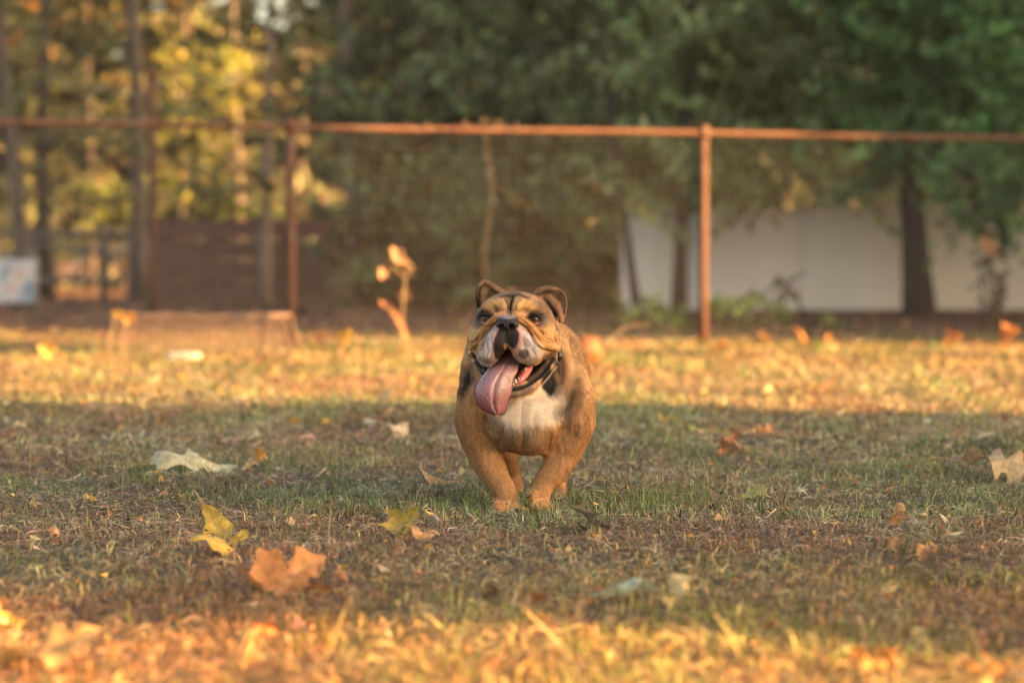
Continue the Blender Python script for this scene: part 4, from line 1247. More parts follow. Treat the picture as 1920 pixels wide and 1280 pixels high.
    lay(0.55 * H * seg(u, v, [(936, 556), (950, 555), (962, 556), (972, 551)], 2.6, 0.8, n1), black)
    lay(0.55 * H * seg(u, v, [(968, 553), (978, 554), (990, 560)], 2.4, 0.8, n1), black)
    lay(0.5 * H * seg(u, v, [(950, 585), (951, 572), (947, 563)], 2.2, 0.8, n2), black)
    # muzzle: white and pink lips with black freckled middle
    front = (dep < -0.075) & (v < 690) & (v > 600)
    lip = np.maximum(seg(u, v, [(928, 628), (918, 645), (912, 664), (916, 672)], 17, 0.2, n1 * 0.5), seg(u, v, [(975, 628), (988, 645), (998, 660), (985, 672)], 17, 0.2, n1 * 0.5)) * front
    lay(lip, (0.46, 0.40, 0.36))
    pink = np.maximum(seg(u, v, [(931, 622), (930, 640), (930, 660), (928, 676)], 6, 0.4, n1 * 1.2), seg(u, v, [(972, 622), (975, 640), (968, 652), (985, 668)], 7, 0.4, n1 * 1.2)) * front
    lay(0.9 * pink, (0.56, 0.28, 0.235))
    mid = np.maximum(seg(u, v, [(945, 620), (938, 632), (934, 650), (936, 666)], 9.5, 0.2, n1 * 0.7), blob(u, v, 961, 632, 13, 18, -8, 0.2, n1 * 0.7)) * front
    lay(0.98 * mid, (0.014, 0.012, 0.012))
    lay(0.85 * front * blob(u, v, 980, 664, 10, 9, 0, 0.2, n1), (0.045, 0.04, 0.038))
    lay(0.6 * front * blob(u, v, 986, 640, 5, 10, -30, 0.25, n1), (0.09, 0.075, 0.07))
    lay(0.55 * front * blob(u, v, 918, 676, 12, 9, 0, 0.4, n1), (0.16, 0.11, 0.085))
    lay(0.5 * front * blob(u, v, 1003, 676, 14, 7, 0, 0.4, n1), (0.20, 0.13, 0.09))
    lay(0.55 * front * lip * (1 - mid) * np.clip((fbm(Vw * 420, 61, 2) - 0.60) / 0.06, 0, 1), (0.16, 0.12, 0.11))
    lay(0.6 * front * lip * (1 - mid) * np.clip((fbm(Vw * 95, 63, 2) - 0.50) / 0.08, 0, 1), (0.30, 0.18, 0.155))
    fur *= 1 - 0.9 * mid
    fur *= 1 - 0.5 * lip
    # rope folds are clear fawn
    rope = seg(u, v, [(938, 594), (918, 606), (905, 622), (896, 640), (890, 652)], 7, 0.3) + seg(u, v, [(964, 594), (986, 605), (1001, 620), (1013, 636), (1027, 646), (1044, 650)], 7.5, 0.3)
    lay(0.9 * H * np.clip(rope, 0, 1), (0.43, 0.215, 0.075))
    lay(0.5 * H * seg(u, v, [(1012, 641), (1028, 648), (1044, 651)], 5, 0.5), (0.58, 0.36, 0.17))
    lay(0.6 * H * np.maximum(seg(u, v, [(932, 603), (922, 613), (911, 628), (902, 648)], 2.2, 0.6), seg(u, v, [(974, 605), (988, 616), (999, 630), (1011, 648), (1028, 656)], 2.2, 0.6)), (0.16, 0.075, 0.03))
    # nose leather
    nose = blob(u, v, 951.5, 605, 24, 14.5, 0, 0.10) * (dep < -0.13)
    nose = np.maximum(nose, seg(u, v, [(949, 612), (948.4, 640)], 4, 0.4) * front)
    lay(nose, (0.032, 0.030, 0.032))
    lay(0.55 * blob(u, v, 951, 593.5, 15, 4, 0, 0.5) * (dep < -0.12), (0.36, 0.30, 0.28))
    for a, b in ((940, 612), (959.5, 612)):
        lay(0.9 * blob(u, v, a, b, 5, 5, 0, 0.4) * (dep < -0.12), (0.006, 0.005, 0.005))
    fur *= 1 - nose
    # mouth: lining dark, lips black with pink rim, light hair edge
    cav = ((v > 640) & (v < 742) & head & (blob(u, v, 966, 690, 62, 34, -4, 0.12) > 0.5) & (dep > -0.10) & ~(lip > 0.3)).astype(float)
    lay(0.95 * cav, (0.05, 0.022, 0.02))
    fur *= 1 - cav
    jl = seg(u, v, [(1038, 672), (1020, 697), (999, 716), (978, 727), (957, 731)], 4.8, 0.35, n1 * 0.8) * ((v > 655) & head)
    lay(0.98 * jl, (0.010, 0.009, 0.009))
    lay(0.7 * seg(u, v, [(1004, 728), (985, 739), (960, 745)], 5, 0.4, n1 * 1.5) * head, (0.58, 0.33, 0.26))
    lay(0.6 * seg(u, v, [(995, 728), (975, 738), (955, 741)], 4, 0.4, n1) * head, (0.10, 0.06, 0.045))
    jr = seg(u, v, [(1053, 656), (1049, 676), (1033, 701), (1014, 723)], 1.3, 0.5) * head
    lay(0.6 * jr, (0.50, 0.33, 0.20))
    fur *= 1 - 0.8 * jl
    lay(0.9 * seg(u, v, [(884, 664), (895, 682), (906, 699)], 4.5, 0.3) * head, (0.03, 0.026, 0.025))
    lay(0.8 * seg(u, v, [(880, 660), (888, 676)], 2, 0.5) * head, (0.70, 0.50, 0.32))
    # black patch on the cheek at the corner of the mouth
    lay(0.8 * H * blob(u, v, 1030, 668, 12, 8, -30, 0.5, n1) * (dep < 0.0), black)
    # ears
    earL = blob(u, v, 915, 547, 27, 21, 0, 0.2) * (v < 570) * (dep > -0.02)
    lay(0.95 * seg(u, v, [(896, 572), (897, 554), (900, 541)], 5, 0.5) * (dep > -0.03), black)
    lay(0.7 * blob(u, v, 909, 540, 8, 10, 10, 0.5, n1) * (dep > -0.02), (0.50, 0.28, 0.12))
    lay(0.75 * blob(u, v, 920, 553, 6, 10, 20, 0.6, n1) * (dep > -0.02), black)
    lay(0.6 * blob(u, v, 932, 542, 8, 5, 30, 0.5, n1) * (dep > -0.02), (0.46, 0.24, 0.11))
    lay(0.92 * seg(u, v, [(1048, 550), (1054, 562), (1055, 578), (1052, 592)], 6.5, 0.5) * (dep > -0.02), (0.05, 0.035, 0.028))  # inner shadow of the ear cup painted in as dark brown
    lay(0.75 * blob(u, v, 1041, 545, 9, 6, 10, 0.5, n1) * (dep > -0.02), (0.44, 0.24, 0.11))
    lay(0.7 * blob(u, v, 1022, 548, 12, 7, 0, 0.5, n1) * (dep > -0.02), sable)
    lay(0.85 * seg(u, v, [(1031, 558), (1040, 570), (1047, 580), (1053, 597)], 6, 0.4, n1) * (dep > -0.02), (0.52, 0.27, 0.15))
    lay(0.8 * seg(u, v, [(1022, 560), (1032, 575), (1042, 590)], 3.5, 0.5, n1) * (dep > -0.03), black)
    lay(0.45 * earL, sable)
    lay(0.45 * blob(u, v, 1040, 562, 26, 26, 0, 0.2) * (v < 600) * (dep > -0.02) * (u > 1008), sable)
    # paws a little paler
    lay(0.4 * np.clip((v - 925) / 25, 0, 1) * (dep < 0.1), (0.52, 0.27, 0.11))
    rel = Vw - W(951, 606, D0 - 0.10)
    an = np.arctan2(rel[:, 2], rel[:, 0]); rd = np.hypot(rel[:, 2], rel[:, 0])
    sh = fbm(np.stack([an * 16, rd * 70, Vw[:, 1] * 20], 1), 71, 3) - 0.5
    sb = fbm(np.stack([Vw[:, 0] * 190, Vw[:, 1] * 70, Vw[:, 2] * 48 + Vw[:, 0] * 40], 1), 73, 3) - 0.5
    st_ = np.where(head, sh * 0.7, sb * 0.65 * (1 - 0.6 * np.clip((v - 800) / 40, 0, 1)))
    C *= np.clip(1 + st_ * (0.25 + 0.75 * fur), 0.45, 1.6)[:, None]
    return np.clip(C, 0.006, 0.9), np.clip(fur, 0, 1)

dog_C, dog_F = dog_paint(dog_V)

mk = NT('dog_coat')
mc = mk.col()
mnz = mk.noise(420, 3, 0.6, mk.obj())
mk.set(Base_Color=mk.mix(1.0, mc, mk.ramp(mnz, [(0.3, (0.78,) * 3), (0.75, (1.15,) * 3)]), 'MULTIPLY'), Roughness=0.62)
mk.b.inputs['Specular IOR Level'].default_value = 0.12
mk.bump(mnz, 0.25, 0.002)
M_COAT = mk.m
dog = empty('bulldog', (W(985, 960, D0)[0], D0, 0))
tag(dog, 'fawn and white bulldog running towards the camera with its tongue hanging out', 'dog')
bpy.context.view_layer.update()
dog_o = np.array(dog.location)
def part(name, V, F, mat, parent=None, **kw):
    par = parent or dog
    off = np.array(par.matrix_world.translation) if parent is None else PARENT_OFF[par.name]
    o = mesh_np(name, np.asarray(V) - off, F, mat, par, **kw)
    PARENT_OFF[o.name] = off
    return o
PARENT_OFF = {dog.name: dog_o}
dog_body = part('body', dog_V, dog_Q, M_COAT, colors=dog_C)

# --- short coat: real hairs lying along the body
def grow_fur(n):
    A, B, C_, D_ = [dog_V[dog_Q[:, i]] for i in range(4)]
    nrm = np.cross(C_ - A, D_ - B)
    area = np.linalg.norm(nrm, axis=1) * 0.5
    nrm = nrm / (np.linalg.norm(nrm, axis=1)[:, None] + 1e-12)
    cen = (A + B + C_ + D_) / 4
    f = dog_F[dog_Q].mean(1)
    view = np.array([0, 0, CAM_H]) - cen
    view /= np.linalg.norm(view, axis=1)[:, None]
    facing = (nrm * view).sum(1)
    w = area * np.where(f > 0.25, f, 0) * np.where(facing > -0.35, 1.0, 0.12) * np.where(cen[:, 1] < D0 + 0.2, 1.0, 0.5) * np.where((cen[:, 2] > 0.25) & (cen[:, 1] < D0 + 0.05), 2.2, 1.0)
    w[cen[:, 2] < 0.012] = 0
    idx = RNG.choice(len(w), n, p=w / w.sum())
    s, t = RNG.random(n)[:, None], RNG.random(n)[:, None]
    R0 = (A[idx] * (1 - s) + B[idx] * s) * (1 - t) + (D_[idx] * (1 - s) + C_[idx] * s) * t
    N = nrm[idx]
    # smooth normals
    u, v = proj(R0)
    dep = R0[:, 1] - D0
    headw = np.clip((735 - v) / 20, 0, 1) * np.clip((0.07 - dep) / 0.03, 0, 1)
    src = W(951, 606, D0 - 0.17)
    flow = (R0 - src); flow /= np.linalg.norm(flow, axis=1)[:, None]
    leg = np.clip((v - 800) / 40, 0, 1)
    bflow = np.stack([np.sign(R0[:, 0] - 0.02) * 0.25 + 0 * leg, 0.9 - 0.75 * leg, -0.55 - 0.4 * leg], 1)
    fl = flow * headw[:, None] + bflow * (1 - headw)[:, None]
    fl += (np.stack([fbm(R0 * 30, 31), fbm(R0 * 30, 37), fbm(R0 * 30, 41)], 1) - 0.5) * 0.6
    fl += RNG.normal(0, 0.12, fl.shape)
    fl -= N * (fl * N).sum(1)[:, None]
    fl /= np.linalg.norm(fl, axis=1)[:, None] + 1e-9
    L = (0.0030 * headw + 0.0072 * (1 - headw)) * (0.6 + 0.7 * RNG.random(n))
    L *= np.where((v > 745) & (v < 815) & (np.abs(u - 990) < 70) & (dep < 0.08), 1.35, 1.0)
    L *= 1 - 0.35 * leg
    lift = 0.24 + 0.18 * RNG.random(n)
    lift = np.where(headw > 0.5, 0.22, lift)
    ts = np.array([0.0, 0.35, 0.7, 1.0])
    pts = np.stack([R0 - N * 0.0003 + (fl * t_ + N * (lift * (t_ - 0.45 * t_ * t_))[:, None]) * L[:, None] for t_ in ts], 1)
    rad = np.stack([np.full(n, 0.00025), np.full(n, 0.00024), np.full(n, 0.00017), np.full(n, 0.00004)], 1)
    rad *= np.where(headw > 0.5, 0.65, 1.0)[:, None]
    col = dog_C[dog_Q[idx, 0]]
    cl_ = fbm(R0 * np.array([330, 330, 200]), 91, 2)
    br = (0.62 + 0.80 * RNG.random(n)) * (0.50 + 1.04 * cl_)
    br = np.where(headw > 0.5, 0.55 + 0.45 * br, br)
    dark = RNG.random(n) < 0.02
    lum = np.clip((col.mean(1) - 0.25) / 0.25, 0, 1)
    br = br * (1 - lum) + (0.80 + 0.25 * br) * lum
    col = col * np.where(dark & (lum < 0.5), 0.45, br)[:, None]
    return pts, rad, np.clip(col, 0.006, 0.95)

NF = 430000
fp, fr, fc = grow_fur(NF)
hc = bpy.data.hair_curves.new('fur')
hc.add_curves([4] * NF)
hc.points.foreach_set('position', (fp - dog_o).astype(np.float32).ravel())
ra = hc.attributes.get('radius') or hc.attributes.new('radius', 'FLOAT', 'POINT')
ra.data.foreach_set('value', fr.astype(np.float32).ravel())
ca = hc.attributes.new('Col', 'FLOAT_COLOR', 'CURVE')
c4 = np.ones((NF, 4), np.float32); c4[:, :3] = fc
ca.data.foreach_set('color', c4.ravel())
mh = NT('dog_hair')
mh.set(Base_Color=mh.col(), Roughness=0.55)
mh.b.inputs['Specular IOR Level'].default_value = 0.18
hc.materials.append(mh.m)
fur_o = bpy.data.objects.new('fur', hc)
COL.objects.link(fur_o)
fur_o.parent = dog
fur_o['kind'] = 'stuff'

# --- eyes
def sphere_np(c, r, nu=24, nv=16, scale=(1, 1, 1)):
    th = np.linspace(0, math.pi, nv + 1)
    ph = np.linspace(0, 2 * math.pi, nu, endpoint=False)
    V = np.stack([np.outer(np.sin(th), np.cos(ph)), -np.repeat(np.cos(th)[:, None], nu, 1), np.outer(np.sin(th), np.sin(ph))], -1).reshape(-1, 3)
    i = np.arange(nv)[:, None] * nu; j = np.arange(nu)[None]
    Q = np.stack([i + j, i + nu + j, i + nu + (j + 1) % nu, i + (j + 1) % nu], -1).reshape(-1, 4)
    return V * r * np.array(scale) + np.array(c), Q, V
me_ = NT('dog_eye'); me_.set(Base_Color=me_.col(), Roughness=0.05); me_.b.inputs['Specular IOR Level'].default_value = 0.5
M_EYE = me_.m
for (ex, ey, er), q in zip(EYES, EYE_Q):
    r = M(11.0)
    c = q + np.array([0, r * 0.74, 0.0])
    V, Q, U = sphere_np(c, r, 48, 40)
    look = np.array([0.05 if ex < 950 else -0.06, -1, 0.10]); look /= np.linalg.norm(look)
    a = np.degrees(np.arccos(np.clip(U @ look, -1, 1)))
    C = np.empty((len(V), 3))
    C[:] = (0.20, 0.075, 0.065)
    C[a < 66] = (0.40, 0.26, 0.23)
    iris = a < 46
    C[iris] = np.array([0.13, 0.055, 0.02]) * (0.7 + 0.6 * RNG.random(iris.sum()))[:, None]
    C[(a > 40) & iris] *= 0.3
    C[a < 20] = (0.004, 0.003, 0.003)
    low = (U[:, 2] < -0.55) & (a >= 46)
    C[low] = (0.55, 0.18, 0.16)
    part('eye', V, Q, M_EYE, colors=C)

# --- tongue
ton = np.array([  # px, py, dy, left half width, right half width
    (957, 664, -0.055, 14, 20), (955, 674, -0.085, 21, 24), (948, 684, -0.112, 27, 25), (940, 696, -0.131, 30, 30),
    (931, 710, -0.142, 32, 33), (925, 726, -0.148, 35, 36), (923, 742, -0.150, 34, 34), (923, 756, -0.149, 30, 29), (926, 767, -0.147, 23, 24), (929, 774, -0.145, 13, 17), (931, 778, -0.144, 4, 7)])
ton = spline(ton, 2.2)
nw = 21
tw = np.linspace(-1, 1, nw)
Vt, rows = [], len(ton)
for lay_, sgn in ((0, -1), (1, 1)):
    for (a, b, c, wl, wr) in ton:
        for t in tw:
            wdt = wl if t < 0 else wr
            x = a + t * wdt
            prof = math.sqrt(max(0, 1 - t * t))
            bulge = 0.0055 * prof + 0.004 * (1 - t * t) * (1 if lay_ == 0 else -1)
            grv = 0.0052 * math.exp(-((t - 0.06) / 0.10) ** 2)
            dy = c + (-(bulge - grv) if lay_ == 0 else 0.55 * bulge) + 0.012 * t * t
            Vt.append(W(x, b + 2.0 * t * t - 1.0, D0 + dy))
Vt = np.array(Vt)
i = np.arange(rows - 1)[:, None] * nw; j = np.arange(nw - 1)[None]
q = np.stack([i + j, i + j + 1, i + nw + j + 1, i + nw + j], -1).reshape(-1, 4)
q2 = q[:, ::-1] + rows * nw
k_ = np.arange(rows - 1) * nw
e1 = np.stack([k_, k_ + nw, k_ + nw + rows * nw, k_ + rows * nw], 1)
e2 = np.stack([k_ + nw - 1 + rows * nw, k_ + nw - 1 + nw + rows * nw, k_ + nw - 1 + nw, k_ + nw - 1], 1)
j_ = np.arange(nw - 1); b_ = (rows - 1) * nw
e3 = np.stack([b_ + j_, b_ + j_ + 1, b_ + j_ + 1 + rows * nw, b_ + j_ + rows * nw], 1)
tu, tv = proj(Vt)
n1 = fbm(Vt * 70, 51) - 0.5
C = np.empty((len(Vt), 3)); C[:] = (0.31, 0.165, 0.165)
f = np.clip((tv - 700) / 70, 0, 1)[:, None]
C = C * (1 - f) + np.array((0.26, 0.085, 0.088)) * f
C *= (1 + 0.7 * n1)[:, None]
g = np.exp(-((tu - (ton[0, 0] * 0 + 927 + np.clip((712 - tv), 0, 60) * 0.55)) / 3.2) ** 2) * (tv > 690)
C = C * (1 - 0.45 * g[:, None]) + np.array((0.16, 0.075, 0.075)) * 0.45 * g[:, None]
top = np.clip((690 - tv) / 16, 0, 1)[:, None]
C = C * (1 - 0.45 * top) + np.array((0.30, 0.19, 0.18)) * 0.45 * top
kt = NT('tongue_flesh')
tcx = kt.obj()
sp = kt.ramp(kt.noise(230, 3, 0.6, tcx), [(0.55, (0, 0, 0)), (0.62, (1, 1, 1))])
sp2 = kt.ramp(kt.noise(30, 2, 0.5, tcx), [(0.36, (0, 0, 0)), (0.55, (1, 1, 1))])
dirt = kt.math('MULTIPLY', sp, sp2)
kt.set(Base_Color=kt.mix(kt.math('MULTIPLY', dirt, 0.75), kt.col(), (0.03, 0.02, 0.018)), Roughness=0.30)
kt.b.inputs['Subsurface Weight'].default_value = 0.12
kt.b.inputs['Subsurface Radius'].default_value = (0.012, 0.004, 0.003)
kt.bump(kt.noise(300, 4, 0.6, tcx), 0.35, 0.0015)
part('tongue', Vt, np.concatenate([q, q2, e1, e2, e3]), kt.m, colors=C)

# --- gum, teeth, collar, claws
kg = NT('wet_gum'); kg.set(Base_Color=kg.ramp(kg.noise(90, 3, 0.5, kg.obj()), [(0.3, (0.30, 0.06, 0.05)), (0.7, (0.55, 0.16, 0.13))]), Roughness=0.3)
pth = np.array([P(a, b, c) for a, b, c in ((998, 676, -0.050), (991, 690, -0.072), (981, 704, -0.090), (972, 716, -0.100), (962, 722, -0.104))])
V, q_, t_ = tube_np(pth, [0.004, 0.009, 0.0105, 0.009, 0.006], 12)
part('gum', V, [q_, t_], kg.m)
kth = NT('tooth_enamel'); kth.set(Base_Color=kth.ramp(kth.noise(200, 2, 0.5, kth.obj()), [(0.3, (0.55, 0.44, 0.28)), (0.7, (0.78, 0.70, 0.55))]), Roughness=0.3)
for (a, b, c, h, r) in ((962.5, 719, -0.112, 6, 2.6), (967, 714, -0.112, 9, 3.0), (973, 709, -0.104, 5, 2.2), (986, 692, -0.088, 8, 3.0), (983, 699, -0.094, 4, 1.8)):
    ax = np.array([P(a - 0.1 * h * s_, b + h * 0.5 - h * s_, c) for s_ in (0, 0.35, 0.75, 1.0)])
    V, q_, t_ = tube_np(ax, [M(r), M(r) * 0.95, M(r) * 0.6, M(r) * 0.2], 10)
    part('tooth', V, [q_, t_], kth.m)
kc = NT('collar_webbing'); kc.set(Base_Color=kc.ramp(kc.noise(300, 2, 0.5, kc.obj()), [(0.3, (0.008, 0.009, 0.012)), (0.7, (0.03, 0.032, 0.04))]), Roughness=0.5)
def collar_path():
    pts = []
    for (a, b, c) in ((1045, 640, 0.035), (1047, 660, 0.012), (1042, 682, 0.012), (1026, 700, 0.012), (1005, 718, 0.005), (975, 728, 0.0), (935, 718, 0.0), (905, 695, -0.02), (888, 674, 0.01), (892, 655, 0.05), (905, 630, 0.09), (960, 615, 0.13), (1025, 622, 0.09)):
        pts.append(P(a, b, c))
    return spline(np.array([np.r_[p_] for p_ in pts + pts[:1]]), 0.006)
cp = collar_path()
collar = None
Vc, Qc = [], []
tang = np.gradient(cp, axis=0); tang /= np.linalg.norm(tang, axis=1)[:, None]
cc = cp.mean(0)
outw = cp - cc; outw -= tang * (outw * tang).sum(1)[:, None]; outw /= np.linalg.norm(outw, axis=1)[:, None]
side = np.cross(tang, outw)
for (sw, so) in ((-0.010, -0.0015), (0.010, -0.0015), (0.010, 0.0018), (-0.010, 0.0018)):
    Vc.append(cp + side * sw + outw * so)
nC = len(cp)
Vc = np.concatenate(Vc)
i = np.arange(nC - 1)
for a in range(4):
    b = (a + 1) % 4
    Qc.append(np.stack([a * nC + i, b * nC + i, b * nC + i + 1, a * nC + i + 1], 1))
collar = part('collar', Vc, np.concatenate(Qc), kc.m, smooth=False)
# buckle on the right side, chain links on the left
kb = NT('buckle_metal'); kb.set(Base_Color=(0.012, 0.014, 0.018), Roughness=0.35)
bparts = []
for (a, b, c, rx, rz) in ((1048, 667, -0.03, 7, 11), (1050, 655, -0.02, 4, 8), (1043, 681, -0.034, 5, 5)):
    V, Q, U = sphere_np(P(a, b, c), 1.0, 16, 12, (M(rx), 0.008, M(rz)))
    bparts.append((V, Q, np.zeros((0, 3), int)))
V, F = join_np(bparts)
part('buckle', V, F, kb.m, parent=collar)
kl = NT('chain_steel'); kl.set(Base_Color=(0.10, 0.10, 0.115), Roughness=0.3, Metallic=0.8)
for s_ in range(5):
    a, b = 895 + s_ * 3.2, 679 + s_ * 5.0
    ang = np.linspace(0, 2 * math.pi, 13)
    ring = np.array([P(a + 3.4 * math.cos(t) , b + 2.4 * math.sin(t), -0.062 - 0.004 * s_ + 0.003 * math.cos(t + s_)) for t in ang])
    V, q_, t_ = tube_np(ring, 0.0013, 6, caps=False)
    part('chain_link', V, [q_], kl.m, parent=collar)
kn = NT('claw_horn'); kn.set(Base_Color=(0.02, 0.017, 0.016), Roughness=0.35)
for (a, b, c, dx, dz) in ((932, 962, -0.062, -1, 6), (943, 964, -0.066, 0, 6), (958, 963, -0.066, 2, 7), (970, 955, -0.062, 5, 10), (994, 929, -0.048, -8, 4), (1001, 954, -0.046, -2, 5), (1012, 957, -0.046, -1, 5)):
    ax = np.array([P(a + dx * s_, b + dz * s_ * (0.7 + 0.3 * s_), c - 0.006 * s_) for s_ in (-0.5, 0.0, 0.5, 1.0)])
    V, q_, t_ = tube_np(ax, [0.0030, 0.0032, 0.0022, 0.0006], 8)
    part('claw', V, [q_, t_], kn.m)
# whiskers
wp = []
for s_, (cx, cy) in ((-1, (914, 655)), (1, (996, 655))):
    for k2 in range(7):
        a, b = cx + RNG.uniform(-9, 9), cy + RNG.uniform(-12, 12)
        q = SK.surf(a, b)
        if q is None: continue
        d = np.array([s_ * RNG.uniform(0.4, 0.9), -0.35, RNG.uniform(-0.7, 0.1)])
        L = RNG.uniform(0.018, 0.034)
        wp.append(tube_np([q, q + d * L * 0.5, q + d * L + np.array([0, 0, -L * 0.25])], [0.00022, 0.00018, 0.00006], 4, caps=False))
kw_ = NT('whisker_hair'); kw_.set(Base_Color=(0.35, 0.30, 0.26), Roughness=0.4)
for V, q_, t_ in wp:
    part('whisker', V, [q_], kw_.m)
# ------------------------------------------------------------------ fallen leaves, each a thing of its own
def outline(kind, n=64):
    t = np.linspace(0, 2 * math.pi, n, endpoint=False)     # 0 = tip direction (+x)
    if kind == 'oval':
        x = np.cos(t); w = 0.46 * np.sin(t) * (1 + 0.25 * np.cos(t))
        x = np.where(x > 0, x ** 1.0, x)
        return np.stack([x * 0.5, w * 0.62], 1)
    if kind == 'maple':
        half = np.array([(-0.40, 0.0), (-0.46, 0.09), (-0.40, 0.20), (-0.47, 0.33), (-0.30, 0.31), (-0.17, 0.35), (-0.02, 0.50), (0.0, 0.37), (0.11, 0.35), (0.06, 0.23), (0.03, 0.13), (0.19, 0.14), (0.25, 0.22), (0.31, 0.12), (0.52, 0.0)])
        loop = np.concatenate([half, half[-2:0:-1] * np.array([1, -1])])
        loop = np.concatenate([loop, loop[:1]])
        d = np.r_[0, np.cumsum(np.linalg.norm(np.diff(loop, axis=0), axis=1))]
        q = np.linspace(0, d[-1], n, endpoint=False)
        return np.stack([np.interp(q, d, loop[:, 0]), -np.interp(q, d, loop[:, 1])], 1)
    if kind == 'oak':
        x = np.cos(t)
        wv = 0.30 * np.abs(np.sin(t)) ** 0.8 * (0.68 + 0.32 * np.cos(9 * x + 1.0))
        return np.stack([x * 0.5, np.sign(np.sin(t)) * wv], 1)
    if kind == 'strip':
        x = np.cos(t)
        return np.stack([x * 0.5, 0.14 * np.sin(t) * (1 + 0.3 * np.cos(3 * t))], 1)

def leaf_mesh(kind, size, curl, fold, twist, wav, seed):
    o_ = outline(kind)
    n = len(o_)
    rg = np.random.default_rng(seed)
    a_ = np.arctan2(o_[:, 1], o_[:, 0])
    wob_ = sum(rg.normal(0, 0.10) * np.cos(k * a_ + rg.random() * 6.28) for k in (1, 2, 3, 4, 5)) + rg.normal(0, 0.03, n)
    o_ = o_ * np.clip(1 + wob_, 0.55, 1.4)[:, None] * np.array([1.0, rg.uniform(0.75, 1.1)])
    rings = np.array([0.0, 0.25, 0.5, 0.72, 0.88, 1.0])
    V2 = np.concatenate([np.zeros((1, 2))] + [o_ * r for r in rings[1:]])
    Q, Tn = [], []
    for k in range(n):
        Tn.append((0, 1 + k, 1 + (k + 1) % n))
    for r in range(len(rings) - 2):
        a = 1 + r * n
        for k in range(n):
            Q.append((a + k, a + n + k, a + n + (k + 1) % n, a + (k + 1) % n))
    x, y = V2[:, 0], V2[:, 1]
    rg = np.random.default_rng(seed)
    ph = rg.random(4) * 6.28
    # bend along the midrib (curl), fold the halves up, wave the margin
    z = fold * np.abs(y) + wav * (np.abs(y) + 0.3 * np.abs(x)) * np.sin(7 * x + ph[0]) * np.sin(5 * y + ph[1]) + 0.02 * np.sin(9 * x + ph[2])
    ang = curl * (x + 0.5)
    R_ = 1.0 / curl if abs(curl) > 1e-3 else 1e3
    X = (R_ - z) * np.sin(ang) if abs(curl) > 1e-3 else x + 0.5
    Z = R_ - (R_ - z) * np.cos(ang) if abs(curl) > 1e-3 else z
    Y = y * np.cos(fold * 0.6)
    tw = twist * x
    Y2, Z2 = Y * np.cos(tw) - Z * np.sin(tw), Y * np.sin(tw) + Z * np.cos(tw)
    V = np.stack([X - X.mean(), Y2, Z2 - Z2.mean()], 1) * size
    mid = np.exp(-(y / 0.02) ** 2)
    return V, np.array(Q), np.array(Tn), V2, mid

